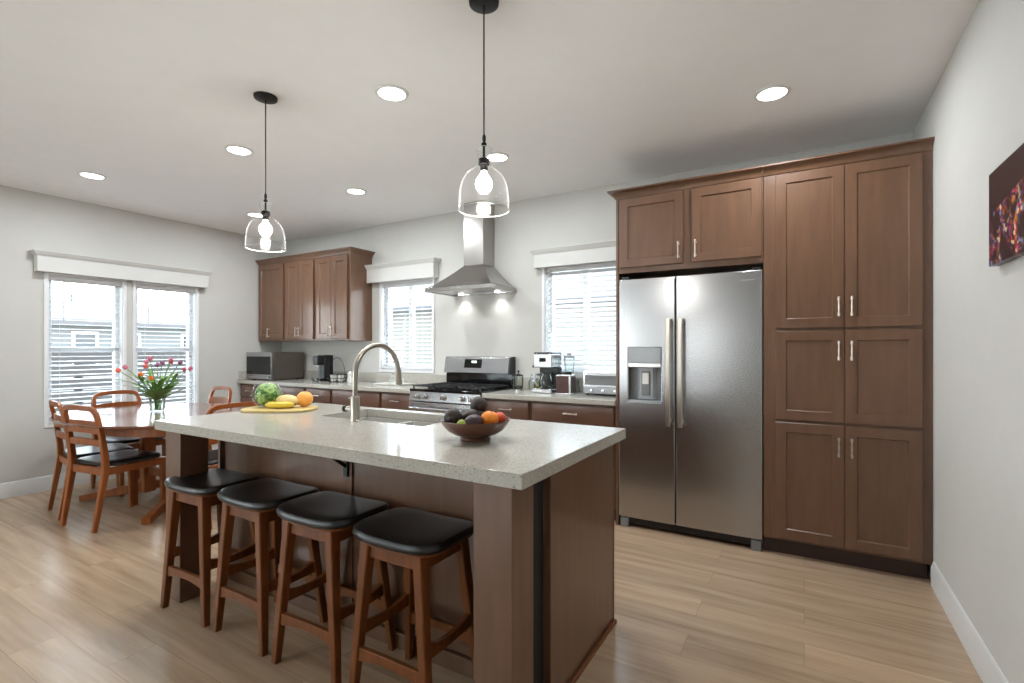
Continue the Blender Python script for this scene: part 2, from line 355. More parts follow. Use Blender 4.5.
struct('wall_back', wall_holes(XL, XR, 0, H, YB, YB+0.15, WB, 'x'), 'wall')
struct('wall_front', wall_holes(XL, XR, 0, H, YF-0.15, YF, WF, 'x'), 'wall')
def baseb(L, ax, c, s):                                   # profiled baseboard; s = direction off the wall
    prof = [(0, 0), (0.015, 0), (0.015, 0.10), (0.009, 0.118), (0.009, 0.126), (0.003, 0.135), (0, 0.135)]
    mb = MB(); p = [(c+s*u, v) for u, v in prof]
    mb.loft([[((q, a, v) if ax == 'y' else (a, q, v)) for q, v in p] for a in L]); return mb
struct('baseboard_left', baseb((YF, 3.47), 'y', XL, 1), 'trim')
struct('baseboard_right', baseb((YF, 3.49), 'y', XR, -1), 'trim')
struct('baseboard_front', baseb((XL, XR), 'x', YF, 1), 'trim')

wn = 0
def window(a0, a1, z0, z1, ax, c, s, muntin='h', casing=0.028):
    """vinyl window filling a wall hole; c inner wall face, s = +1 when the room is on the + side"""
    global wn; wn += 1
    def bx(mb, p0, p1, d0, d1, q0, q1):
        lo, hi = sorted((c+s*d0, c+s*d1))
        return mb.box(p0, p1, lo, hi, q0, q1) if ax == 'x' else mb.box(lo, hi, p0, p1, q0, q1)
    fr = MB(); f = 0.045
    bx(fr, a0, a0+f, -0.12, -0.06, z0, z1); bx(fr, a1-f, a1, -0.12, -0.06, z0, z1)
    bx(fr, a0+f, a1-f, -0.12, -0.06, z0, z0+f); bx(fr, a0+f, a1-f, -0.12, -0.06, z1-f, z1)
    m = (z0+z1)/2; am = (a0+a1)/2
    if muntin == 'h': bx(fr, a0+f, a1-f, -0.115, -0.07, m-0.025, m+0.025)
    else: bx(fr, am-0.025, am+0.025, -0.115, -0.07, z0+f, z1-f)
    w_ = struct('window_%d' % wn, fr, 'vinyl', bevel=0.003)
    g = MB(); bx(g, a0+0.03, a1-0.03, -0.097, -0.093, z0+0.03, z1-0.03); obj('glass_pane', g, 'pane', w_)
    k = casing; cs = MB()
    bx(cs, a0-k, a0, 0, 0.014, z0-k, z1+k); bx(cs, a1, a1+k, 0, 0.014, z0-k, z1+k); bx(cs, a0, a1, 0, 0.014, z1, z1+k)
    bx(cs, a0, a1, 0, 0.014, z0-k, z0)
    obj('casing', cs, 'vinyl', w_, 0.003)
    jb = MB(); e = 0.008                                     # jamb liner
    bx(jb, a0, a0+e, -0.06, 0, z0, z1); bx(jb, a1-e, a1, -0.06, 0, z0, z1); bx(jb, a0+e, a1-e, -0.06, 0, z1-e, z1); bx(jb, a0+e, a1-e, -0.06, 0.02, z0, z0+e)
    obj('jamb_liner', jb, 'vinyl', w_, 0.002)
    return w_
def blind(a0, a1, z0, z1, ax, c, s, label, tilt=0.15, group=None, cords=(0.2, 0.8), wand=0.18, wl=0.5, pitch=0.043):
    def pt(a, d, z): return (a, c+s*d, z) if ax == 'x' else (c+s*d, a, z)
    loc = pt((a0+a1)/2, -0.03, z0)
    t = thing('window_blind', label, 'blind', loc, 0, group)
    def P(mb, nm, mat, bev=0): return obj(nm, mb, mat, t, bev, off=loc)
    def bx(mb, p0, p1, d0, d1, q0, q1):
        lo, hi = sorted((c+s*d0, c+s*d1))
        return mb.box(p0, p1, lo, hi, q0, q1) if ax == 'x' else mb.box(lo, hi, p0, p1, q0, q1)
    P(bx(MB(), a0+0.01, a1-0.01, -0.05, -0.012, z1-0.05, z1-0.01), 'headrail', 'blind', 0.003)
    sl = MB(); z = z0+0.06; hw = 0.024
    while z < z1-0.06:
        dy, dz = hw*math.cos(tilt), hw*math.sin(tilt)
        q = [(-dy, dz), (-dy*0.3, dz*0.3+0.003), (dy*0.3, -dz*0.3+0.003), (dy, -dz), (dy, -dz-0.0025), (-dy, dz-0.0025)]
        sl.loft([[pt(a, -0.032+u, z+v) for u, v in q] for a in (a0+0.012, a1-0.012)]); z += pitch
    P(sl, 'slats', 'blind')
    P(bx(MB(), a0+0.012, a1-0.012, -0.055, -0.01, z0+0.012, z0+0.034), 'bottom_rail', 'blind', 0.003)
    for f in cords:
        a = a0+(a1-a0)*f; m = MB(); m.tube([pt(a, -0.006, z1-0.03), pt(a, -0.006, z0+0.03)], 0.0013, 6); P(m, 'ladder_cord', 'cord')
    a = a0+(a1-a0)*wand; m = MB(); m.tube([pt(a, -0.003, z1-0.04), pt(a, -0.002, z1-wl)], 0.0028, 8); P(m, 'tilt_wand', 'grey')
    return t
def valance(a0, a1, z0, z1, ax, c, s, label, d=0.085):
    def pt(a, dd, z): return (a, c+s*dd, z) if ax == 'x' else (c+s*dd, a, z)
    loc = pt((a0+a1)/2, 0, z0); t = thing('window_valance', label, 'valance', loc)
    def bx(p0, p1, d0, d1, q0, q1):
        mb = MB(); lo, hi = sorted((c+s*d0, c+s*d1))
        return mb.box(p0, p1, lo, hi, q0, q1) if ax == 'x' else mb.box(lo, hi, p0, p1, q0, q1)
    obj('face_board', bx(a0, a1, d-0.016, d, z0, z1-0.03), 'valance', t, 0.003, off=loc)
    for p in (a0, a1-0.016): obj('return_board', bx(p, p+0.016, 0.001, d-0.016, z0, z1-0.03), 'valance', t, 0.002, off=loc)
    mb = MB(); k = 0.035                                     # crown: mitred moulding round three sides
    prof = [(0, z1-0.045), (0.004, z1-0.045), (0.012, z1-0.034), (0.022, z1-0.024), (k-0.006, z1-0.010), (k, z1-0.008), (k, z1), (0, z1)]
    path = lambda o: [(a0-o, 0.001), (a0-o, d+o), (a1+o, d+o), (a1+o, 0.001)]
    rings = [[pt(path(o)[i][0], path(o)[i][1], z) for o, z in prof] for i in range(4)]
    mb.loft(rings); obj('crown', mb, 'valance', t, off=loc)
    obj('top_board', bx(a0, a1, 0.001, d, z1-0.03, z1-0.012), 'valance', t, off=loc)
    return t
lw = [window(*WL[0], 'y', XL, 1), window(*WL[1], 'y', XL, 1)]
window(*WB[0], 'x', YB, -1, 'v'); window(*WB[1], 'x', YB, -1, 'v')
window(*WF[0], 'x', YF, 1, 'v'); window(*WF[1], 'x', YF, 1, 'v'); window(*WL2[0], 'y', XL, 1)
blind(*WL[0], 'y', XL, 1, 'white slatted blind in the left window beside the dining table', 0.10, cords=(0.15, 0.85), wand=0.2, wl=0.42)
blind(*WL[1], 'y', XL, 1, 'white slatted blind in the window behind the vase of tulips', 0.10, cords=(0.15, 0.85), wand=0.2, wl=0.42)
blind(*WB[0], 'x', YB, -1, 'white slatted blind in the window between wall cabinets and range hood', 0.22, wand=0.06, wl=0.6)
blind(*WB[1], 'x', YB, -1, 'white slatted blind in the window beside the refrigerator', 0.75, wand=0.08, wl=0.6)
valance(1.655, 3.125, 1.985, 2.17, 'y', XL, 1, 'long white valance over the pair of dining windows')
valance(-4.33, -3.31, 2.035, 2.235, 'x', YB, -1, 'white valance over the window left of the range hood')
valance(-2.135, -1.235, 2.03, 2.195, 'x', YB, -1, 'white valance over the window beside the refrigerator')

# ------------------------------------------------------------ handles and cabinets
def pull(parent, x, z, y, L=0.115, vert=True, off=None, label=None):
    mb = MB(); h = L/2
    def p(u, d): return (x, y-d, z+u) if vert else (x+u, y-d, z)
    n = 12; pts = [p(-h+2*h*i/n, 0.026) for i in range(n+1)]
    rs = [0.0062, 0.0075, 0.006, 0.0045, 0.0048, 0.0052, 0.0055, 0.0052, 0.0048, 0.0045, 0.006, 0.0075, 0.0062]
    mb.tube(pts, rs, 10)
    for u in (-h+0.014, h-0.014): mb.tube([p(u, 0.0), p(u, 0.003), p(u, 0.026)], [0.0075, 0.0045, 0.004], 10)
    return obj('handle', mb, 'nickel', parent, off=off, label=label)
def crown_x(mb, x0, x1, y, z0, z1, k=0.04, endl=None, endr=None, yb=None):
    """crown moulding along x on the front at y, returning along y to yb on open ends"""
    prof = [(0, z0), (0.006, z0), (0.010, z0+0.014), (0.022, z0+0.03), (k-0.008, z1-0.012), (k, z1-0.010), (k, z1), (0, z1)]
    path = []
    if endl: path.append(lambda o: (x0-o, yb))
    path.append(lambda o: ((x0-o) if endl else x0, y-o))
    path.append(lambda o: ((x1+o) if endr else x1, y-o))
    if endr: path.append(lambda o: (x1+o, yb))
    mb.loft([[f(o)+(z,) for o, z in prof] for f in path]); return mb
FY = 3.50                                                   # tall cabinets' door face
# pantry
loc = (0.18, 3.8, 0); pan = thing('pantry_cabinet', 'tall brown pantry cabinet with six doors beside the right wall', 'cabinet', loc)
obj('body', MB().box(-0.222, XR-0.002, FY+0.022, YB-0.003, 0.10, 2.40), 'cab', pan, 0.002, off=loc)
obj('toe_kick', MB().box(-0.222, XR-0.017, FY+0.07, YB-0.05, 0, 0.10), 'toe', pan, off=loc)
for (z0, z1, hz) in ((1.418, 2.372, 1.54), (0.853, 1.400, 1.28), (0.118, 0.836, 0.712)):
    for (x0, x1, hx) in ((-0.155, 0.2035, 0.175), (0.2065, 0.563, 0.238)):
        d = obj('door', MB().shaker(x0, x1, z0, z1, FY), 'cab', pan, off=loc); pull(d, hx, hz, FY, off=loc)
mb = MB(); crown_x(mb, -0.222, XR-0.002, FY+0.022, 2.385, 2.44, k=0.05); obj('crown', mb, 'cab', pan, off=loc)
# over-fridge cabinet with side panel
loc = (-0.71, 3.8, 0); ovf = thing('fridge_surround_cabinet', 'brown two-door cabinet above the refrigerator with a full-height side panel', 'cabinet', loc)
obj('body', MB().box(-1.168, -0.2245, FY+0.022, YB-0.003, 1.838, 2.40), 'cab', ovf, 0.002, off=loc)
obj('side_panel', MB().box(-1.190, -1.170, FY+0.022, YB-0.003, 0, 2.40), 'cab', ovf, 0.002, off=loc)
for x0, x1, hx in ((-1.155, -0.712, -0.738), (-0.655, -0.232, -0.628)):
    d = obj('door', MB().shaker(x0, x1, 1.878, 2.372, FY), 'cab', ovf, off=loc); pull(d, hx, 1.965, FY, off=loc)
mb = MB(); crown_x(mb, -1.190, -0.2245, FY+0.022, 2.385, 2.44, k=0.05, endl=True, yb=YB-0.003); obj('crown', mb, 'cab', ovf, off=loc)
# wall cabinets
UY = 3.76
for (x0, x1, doors, lab, er) in ((-5.945, -5.412, ((-5.92, -5.435, -5.70),), 'single-door brown wall cabinet in the corner above the microwave', False),
                             (-5.41, -4.852, ((-5.385, -5.1365, -5.165), (-5.1335, -4.878, -5.105)), 'two-door brown wall cabinet in the middle of three above the counter', False),
                             (-4.85, -4.28, ((-4.825, -4.572, -4.60), (-4.569, -4.315, -4.54)), 'two-door brown wall cabinet at the window end, its side panel showing', True)):
    loc = ((x0+x1)/2, 3.95, 1.385); t = thing('wall_cabinet', lab, 'cabinet', loc, group='brown wall cabinets')
    obj('body', MB().box(x0, x1, UY+0.022, YB-0.003, 1.385, 2.35), 'cab', t, 0.002, off=loc)
    for a, b_, hx in doors:
        d = obj('door', MB().shaker(a, b_, 1.405, 2.325, UY), 'cab', t, off=loc); pull(d, hx, 1.49, UY, off=loc)
    mb = MB(); crown_x(mb, x0, x1, UY+0.022, 2.335, 2.40, k=0.05, endr=er, yb=YB-0.003); obj('crown', mb, 'cab', t, off=loc)
# base cabinets
BY = 3.53
def base_unit(x0, x1, kind, lab):
    loc = ((x0+x1)/2, 3.8, 0); t = thing('base_cabinet', lab, 'cabinet', loc, group='brown base cabinets along the back wall')
    obj('body', MB().box(x0+0.0005, x1-0.0005, BY+0.022, YB-0.003, 0.10, 0.873), 'cab', t, 0.002, off=loc)
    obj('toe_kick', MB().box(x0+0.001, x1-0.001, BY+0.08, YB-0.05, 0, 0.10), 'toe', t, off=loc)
    g = 0.018; xm = (x0+x1)/2
    d = obj('drawer', MB().slabfront(x0+g, x1-g, 0.715, 0.858, BY), 'cabh', t, off=loc); pull(d, xm, 0.79, BY, vert=False, off=loc)
    if kind == 'drawers':
        for z0, z1 in ((0.425, 0.70), (0.12, 0.41)):
            d = obj('drawer', MB().slabfront(x0+g, x1-g, z0, z1, BY), 'cabh', t, off=loc); pull(d, xm, (z0+z1)/2+0.05, BY, vert=False, off=loc)
    elif x1-x0 > 0.6:
        for a, b_, hx in ((x0+g, xm-0.0015, xm-0.03), (xm+0.0015, x1-g, xm+0.03)):
            d = obj('door', MB().shaker(a, b_, 0.12, 0.70, BY), 'cab', t, off=loc); pull(d, hx, 0.60, BY, off=loc)
    else:
        d = obj('door', MB().shaker(x0+g, x1-g, 0.12, 0.70, BY), 'cab', t, off=loc); pull(d, x1-g-0.03, 0.60, BY, off=loc)
base_unit(-5.945, -5.50, 'drawers', 'brown drawer cabinet below the microwave, nearest the dining windows')
base_unit(-5.50, -4.72, 'door', 'wide brown base cabinet right of the corner drawers, behind the orange')
base_unit(-4.72, -4.29, 'door', 'narrow brown base cabinet just left of the island faucet in view')
base_unit(-4.29, -3.573, 'door', 'brown base cabinet below the window, behind the faucet')
base_unit(-3.573, -3.162, 'drawers', 'narrow brown drawer cabinet directly left of the range')
base_unit(-2.358, -1.91, 'drawers', 'narrow brown base cabinet directly right of the range')
base_unit(-1.91, -1.192, 'door', 'wide brown base cabinet beside the refrigerator, below the toaster oven')
for x0, x1, lab in ((-5.947, -3.160, 'long grey speckled worktop left of the range'), (-2.360, -1.1915, 'short grey speckled worktop between range and refrigerator')):
    loc = ((x0+x1)/2, 3.8, 0.874); t = thing('worktop', lab, 'worktop', loc)
    obj('slab', MB().box(x0, x1, 3.50, YB-0.002, 0.874, 0.914), 'quartz', t, 0.004, off=loc)
    obj('backsplash', MB().box(x0, x1, YB-0.022, YB-0.002, 0.9142, 1.02), 'quartz', t, 0.003, off=loc)
    if x0 < -5: obj('side_splash', MB().box(x0+0.001, x0+0.02, 3.52, YB-0.023, 0.9142, 1.02), 'quartz', t, 0.003, off=loc)

# ------------------------------------------------------------ refrigerator
loc = (-0.695, 3.8, 0); fr = thing('refrigerator', 'stainless steel side-by-side refrigerator with water dispenser', 'refrigerator', loc)
obj('cabinet_body', MB().box(-1.163, -0.230, 3.585, 4.05, 0.02, 1.785), 'grey', fr, 0.004, off=loc)
def fdoor(x0, x1, hole=None):
    mb = MB(); z0, z1, y0, y1 = 0.075, 1.795, 3.515, 3.58
    if not hole: return mb.box(x0, x1, y0, y1, z0, z1)
    hx0, hx1, hz0, hz1 = hole; xs = [x0, hx0, hx1, x1]; zs = [z0, hz0, hz1, z1]
    for y, fl in ((y0, 1), (y1, 0)): pass
    V = {(i, j, k): mb.b.verts.new((xs[i], (y0, y1)[k], zs[j])) for i in range(4) for j in range(4) for k in range(2)}
    for i in range(3):
        for j in range(3):
            if (i, j) == (1, 1): continue
            for k in range(2): mb.face([V[i, j, k], V[i+1, j, k], V[i+1, j+1, k], V[i, j+1, k]])
    for i in range(3):
        mb.face([V[i, 0, 0], V[i+1, 0, 0], V[i+1, 0, 1], V[i, 0, 1]]); mb.face([V[i, 3, 0], V[i+1, 3, 0], V[i+1, 3, 1], V[i, 3, 1]])
        mb.face([V[0, i, 0], V[0, i+1, 0], V[0, i+1, 1], V[0, i, 1]]); mb.face([V[3, i, 0], V[3, i+1, 0], V[3, i+1, 1], V[3, i, 1]])
    mb.face([V[1, 1, 0], V[2, 1, 0], V[2, 1, 1], V[1, 1, 1]]); mb.face([V[1, 2, 0], V[2, 2, 0], V[2, 2, 1], V[1, 2, 1]])
    mb.face([V[1, 1, 0], V[1, 2, 0], V[1, 2, 1], V[1, 1, 1]]); mb.face([V[2, 1, 0], V[2, 2, 0], V[2, 2, 1], V[2, 1, 1]])
    return mb
dl = obj('freezer_door', fdoor(-1.165, -0.768, (-1.095, -0.862, 0.915, 1.30)), 'steel', fr, 0.006, off=loc)
dr = obj('fridge_door', fdoor(-0.760, -0.228), 'steel', fr, 0.006, off=loc)
def fhandle(x, par):
    mb = MB(); z0, z1 = 0.76, 1.50; pts = []; n = 16
    for i in range(n+1):
        t_ = i/n; pts.append((x, 3.515-0.052-0.012*math.sin(PI*t_), z0+(z1-z0)*t_))
    mb.bar(pts, 0.03, 0.018, (1, 0, 0), 0.5)
    for z in (z0+0.035, z1-0.035): mb.bar([(x, 3.514, z), (x, 3.46, z)], 0.024, 0.03, (1, 0, 0), 0.3)
    obj('handle', mb, 'nickel', par, off=loc)
fhandle(-0.803, dl); fhandle(-0.722, dr)
dsp = obj('dispenser', MB().box(-1.095, -0.862, 3.5755, 3.60, 0.915, 1.16), 'grey', dl, off=loc)
mb = MB(); mb.box(-1.095, -0.862, 3.509, 3.56, 1.19, 1.30); obj('control_panel', mb, 'lgrey', dsp, 0.003, off=loc)
mb = MB(); mb.box(-1.095, -0.862, 3.512, 3.56, 1.16, 1.19); obj('panel_lip', mb, 'chrome', dsp, 0.003, off=loc)
mb = MB(); mb.box(-1.10, -0.857, 3.505, 3.575, 0.905, 0.922); obj('drip_tray', mb, 'lgrey', dsp, 0.003, off=loc)
mb = MB(); mb.prism([(-1.045, 3.575), (-1.02, 3.545), (-0.93, 3.545), (-0.905, 3.575)], 0.93, 1.155); obj('paddle_housing', mb, 'lgrey', dsp, 0.003, off=loc)
mb = MB(); mb.box(-1.005, -0.945, 3.534, 3.544, 0.96, 1.13); obj('paddle', mb, 'grey', dsp, 0.004, off=loc)
mb = MB(); mb.box(-0.998, -0.952, 3.529, 3.534, 1.04, 1.12); obj('nozzle_cover', mb, 'ceramic', dsp, 0.003, off=loc)
mb = MB(); mb.box(-0.355, -0.275, 3.5125, 3.5155, 1.728, 1.738); obj('badge', mb, 'chrome', dr, 0.001, off=loc, label='small chrome badge on the door')
obj('base_grille', MB().box(-1.10, -0.30, 3.545, 3.60, 0.02, 0.068), 'black', fr, 0.003, off=loc)
for x in (-1.155, -0.295): obj('foot_cover', MB().box(x, x+0.06, 3.52, 3.585, 0.0, 0.066), 'grey', fr, 0.004, off=loc)
for x in (-1.15, -0.29): obj('hinge_cover', MB().box(x, x+0.055, 3.53, 3.60, 1.7965, 1.815), 'black', fr, 0.003, off=loc)

# ------------------------------------------------------------ gas range
loc = (-2.76, 3.8, 0); RX0, RX1 = -3.157, -2.363; rg = thing('gas_range', 'stainless steel gas range with black grates between the worktops', 'range', loc)
obj('oven_body', MB().box(RX0, RX1, 3.52, 4.08, 0.06, 0.90), 'black', rg, 0.003, off=loc)
obj('cooktop', MB().box(RX0, RX1, 3.485, 4.02, 0.902, 0.925), 'gloss', rg, 0.004, off=loc)
mb = MB(); mb.prism([(3.475, 0.815), (3.52, 0.815), (3.52, 0.902), (3.492, 0.902)], RX0+0.002, RX1-0.002, 'x'); cp = obj('control_panel', mb, 'steel', rg, 0.003, off=loc)
for i, x in enumerate((-3.06, -2.97, -2.76, -2.55, -2.46)):
    mb = MB(); mb.lathe([(0.024, 0), (0.024, -0.006), (0.019, -0.010), (0.017, -0.034), (0.014, -0.038)], 20, (x, 3.481, 0.857), 'y'); mb.box(x-0.004, x+0.004, 3.436, 3.447, 0.842, 0.874)
    obj('knob', mb, 'chrome', cp, off=loc)
dr_ = obj('oven_door', MB().box(RX0+0.003, RX1-0.003, 3.475, 3.519, 0.24, 0.805), 'steel', rg, 0.004, off=loc)
obj('oven_window', MB().box(RX0+0.12, RX1-0.12, 3.471, 3.476, 0.36, 0.66), 'gloss', dr_, 0.002, off=loc)
mb = MB(); mb.tube([(RX0+0.05, 3.425, 0.755), (RX1-0.05, 3.425, 0.755)], 0.013, 14)
for x in (RX0+0.07, RX1-0.07): mb.tube([(x, 3.475, 0.755), (x, 3.425, 0.755)], 0.010, 10)
obj('handle', mb, 'steel', dr_, off=loc)
obj('storage_drawer', MB().box(RX0+0.003, RX1-0.003, 3.48, 3.519, 0.08, 0.23), 'steel', rg, 0.004, off=loc)
for x in (RX0+0.05, RX1-0.05):
    for y in (3.56, 4.02): obj('foot', MB().cyl((x, y, 0), 0.018, 0.06), 'black', rg, off=loc)
for x0, x1 in ((RX0+0.02, RX0+0.265), (RX0+0.275, RX1-0.275), (RX1-0.265, RX1-0.02)):
    mb = MB(); y0, y1 = 3.51, 3.985; zt = 0.955; t_ = 0.011
    for y in (y0, y1-t_): mb.box(x0, x1, y, y+t_, zt-0.012, zt)
    for x in (x0, x1-t_): mb.box(x, x+t_, y0, y1, zt-0.012, zt)
    n = 3
    for i in range(1, n+1):
        x = x0+(x1-x0)*i/(n+1); mb.box(x-t_/2, x+t_/2, y0, y1, zt-0.010, zt+0.004)
    for i in range(1, 5):
        y = y0+(y1-y0)*i/5; mb.box(x0, x1, y-t_/2, y+t_/2, zt-0.012, zt)
    for x in (x0, x1-t_):
        for y in (y0, y1-t_): mb.box(x, x+t_, y, y+t_, 0.925, zt)
    obj('grate', mb, 'iron', rg, off=loc)
for x, y, r in ((-3.01, 3.64, 0.045), (-3.01, 3.87, 0.04), (-2.76, 3.75, 0.045), (-2.51, 3.64, 0.045), (-2.51, 3.87, 0.035)):
    obj('burner', MB().lathe([(r, 0), (r, 0.008), (r*0.8, 0.010), (r*0.78, 0.016), (0.001, 0.018)], 24, (x, y, 0.925)), 'iron', rg, off=loc)
bgd = obj('backguard', MB().box(RX0+0.004, RX1-0.004, 4.03, 4.085, 0.90, 1.05), 'gloss', rg, 0.003, off=loc)
mb = MB(); mb.prism([(3.985, 1.055), (4.085, 1.05), (4.085, 1.215), (4.03, 1.215), (4.015, 1.205)], RX0+0.004, RX1-0.03, 'x'); bp_ = obj('backguard_panel', mb, 'steel', bgd, 0.004, off=loc)
obj('end_cap', MB().prism([(3.98, 1.05), (4.087, 1.045), (4.087, 1.217), (4.028, 1.217), (4.012, 1.206)], RX1-0.0295, RX1-0.004, 'x'), 'black', bgd, 0.003, off=loc)
def on_guard(x0, x1, z0, z1, e):                           # plate lying on the sloping guard face
    f = lambda z: 3.985+(4.015-3.985)*(z-1.055)/0.15
    return MB().loft([[(x0, f(z)-e, z), (x1, f(z)-e, z), (x1, f(z)+0.002, z), (x0, f(z)+0.002, z)] for z in (z0, z1)])
obj('display', on_guard(-2.905, -2.70, 1.105, 1.19, 0.0015), 'gloss', bp_, off=loc)
mb = MB()
for i, x in enumerate((-2.815, -2.803, -2.785, -2.773)):
    for z0, z1, xa, xb in ((1.155, 1.157, 0, 0.008), (1.163, 1.165, 0, 0.008), (1.171, 1.173, 0, 0.008), (1.155, 1.173, 0, 0.0018), (1.155, 1.173, 0.0062, 0.008)):
        f = 3.985+0.2*(z0-1.055)-0.003; mb.box(x+xa, x+xb, f, f+0.002, z0, z1)
obj('clock_digits', mb, 'lcd', bp_, off=loc)

# ------------------------------------------------------------ range hood
loc = (-2.74, 3.9, 1.83); hd = thing('range_hood', 'stainless pyramid chimney range hood on the wall above the range', 'range hood', loc)
hx0, hx1, hy0, hy1 = -3.12, -2.36, 3.655, 4.095
mb = MB(); n = 14; rings = []
cx0, cx1, cy0 = -2.835, -2.61, 3.895
for i in range(n+1):
    t_ = i/n; k = 1-(1-t_)**1.0; e = t_**1.15
    z = 1.868+0.225*(t_**1.25)
    rings.append([(hx0+(cx0-hx0)*t_, hy0+(cy0-hy0)*t_, z), (hx1+(cx1-hx1)*t_, hy0+(cy0-hy0)*t_, z), (hx1+(cx1-hx1)*t_, hy1, z), (hx0+(cx0-hx0)*t_, hy1, z)])
can = obj('canopy', mb.loft(rings), 'steelv', hd, off=loc)
mb = MB()                                                   # rim as a hollow band
o = [(hx0, hy0), (hx1, hy0), (hx1, hy1), (hx0, hy1)]; q = 0.02; ii = [(hx0+q, hy0+q), (hx1-q, hy0+q), (hx1-q, hy1-q), (hx0+q, hy1-q)]
mb.loft([[p+(1.83,) for p in o], [p+(1.868,) for p in o], [p+(1.868,) for p in ii], [p+(1.83,) for p in ii]], closed=True)
rim = obj('rim', mb, 'steelv', hd, 0.003, off=loc)
obj('filter_panel', MB().box(hx0+0.021, hx1-0.021, hy0+0.021, hy1-0.021, 1.838, 1.85), 'steel', hd, off=loc)
obj('chimney', MB().box(cx0, cx1, cy0, 4.095, 2.08, H-0.003), 'steelv', hd, 0.002, off=loc)
for k in range(4): obj('button', MB().lathe([(0.006, 0), (0.006, -0.004), (0.003, -0.005)], 14, (-2.80+0.035*k, hy0, 1.849), 'y'), 'chrome', rim, off=loc)
for x in (-2.96, -2.53):
    lp = obj('lamp_lens', MB().cyl((x, 4.02, 1.832), 0.026, 0.005), 'hoodlamp', hd, off=loc)
    l = bpy.data.lights.new('hood_spot', 'SPOT'); l.energy = 4; l.spot_size = math.radians(115); l.spot_blend = 1.0; l.shadow_soft_size = 0.02; l.color = (1, 0.99, 0.97)
    lo = bpy.data.objects.new('hood_spot', l); C.objects.link(lo); lo.parent = hd; lo.location = (x-loc[0], 4.02-loc[1], 1.822-loc[2]); lo.rotation_euler = (math.radians(6), 0, 0)

# ------------------------------------------------------------ island
loc = (-1.82, 1.95, 0); isl = thing('kitchen_island', 'dark brown kitchen island base with square corner posts', 'kitchen island', loc)
IX0, IX1, IYF, IYB = -2.87, -0.772, 1.60, 2.265
mb = MB(); z1 = 0.864
# carcass kept as walls so that the sink bowls hang free inside
mb.box(IX0+0.02, IX1-0.02, IYF+0.012, IYF+0.03, 0.0, z1); mb.box(IX0+0.02, IX1-0.02, IYB-0.015, IYB, 0.09, z1)
mb.box(IX0+0.02, IX0+0.04, IYF+0.03, IYB-0.015, 0.0, z1); mb.box(IX1-0.04, IX1-0.02, IYF+0.03, IYB-0.015, 0.0, z1); mb.box(IX0+0.04, IX1-0.04, IYF+0.03, IYB-0.015, 0.09, 0.11)
obj('carcass', mb, 'cab', isl, off=loc)
for x0, x1 in ((IX0+0.03, -1.856), (-1.796, IX1-0.03)): obj('back_panel', MB().box(x0, x1, IYF+0.002, IYF+0.011, 0.075, z1), 'cab', isl, 0.002, off=loc)
obj('batten', MB().box(-1.858, -1.794, IYF-0.008, IYF+0.0115, 0.0, z1), 'cab', isl, 0.002, off=loc)
obj('shoe_molding', MB().box(IX0+0.03, IX1-0.03, IYF-0.012, IYF+0.011, 0.0, 0.07), 'cab', isl, 0.003, off=loc)
mb = MB(); mb.shaker(IYF-0.02, IYB, 0.0, z1, 0, th=0.02, st=0.012, rec=0.003, sl=0.002)
for v in mb.b.verts: x_, y_, z_ = v.co; v.co = (IX1-y_, x_, z_)
obj('side_panel', mb, 'cab', isl, off=loc)
mb = MB(); mb.box(IX0, IX0+0.019, IYF-0.02, IYB, 0.0, z1); obj('side_panel', mb, 'cab', isl, 0.002, off=loc)
obj('base_trim', MB().box(IX1+0.0003, IX1+0.012, IYF-0.02, IYB, 0.0, 0.018), 'walnut', isl, 0.003, off=loc, label='thin lighter strip along the floor')
for x0 in (IX0, IX1-0.146):
    obj('corner_post', MB().box(x0, x0+0.146, 1.312, 1.452, 0.0, z1), 'cab', isl, 0.003, off=loc)
for x0 in (IX0+0.03, IX1-0.05):                              # right: added dark panel paints the shadow in the gap; left: tie rail
    if x0 > -2: obj('gap_shade_panel', MB().box(x0, x0+0.02, 1.452, IYF-0.0205, 0.0, z1), 'dark', isl, off=loc, label='dark panel painting the shaded gap beside the post')
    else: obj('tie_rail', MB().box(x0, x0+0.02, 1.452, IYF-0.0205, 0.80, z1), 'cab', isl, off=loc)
mb = MB(); bxm = -1.826; mb.box(bxm-0.014, bxm+0.014, 1.582, 1.5915, 0.70, 0.862); mb.box(bxm-0.014, bxm+0.014, 1.40, 1.582, 0.853, 0.862)
mb.prism([(1.582, 0.74), (1.582, 0.76), (1.46, 0.853), (1.435, 0.853)], bxm-0.004, bxm+0.004, 'x'); obj('bracket', mb, 'black', isl, 0.001, off=loc, label='black steel bracket under the top')
for x0, x1 in ((-2.83, -2.42), (-2.42, -1.56), (-1.56, -1.18), (-1.18, -0.80)):      # fronts towards the range
    mb = MB(); mb.shaker(x0+0.01, x1-0.01, 0.13, z1-0.015, 0); 
    for v in mb.b.verts: v.co.y = IYB+0.0205-v.co.y
    d = obj('door', mb, 'cab', isl, off=loc)
    mb = MB(); xx = x1-0.05; mb.tube([(xx, IYB+0.046, 0.62), (xx, IYB+0.046, 0.74)], 0.005, 10)
    for zz in (0.63, 0.73): mb.tube([(xx, IYB+0.02, zz), (xx, IYB+0.046, zz)], 0.004, 8)
    obj('handle', mb, 'nickel', d, off=loc)
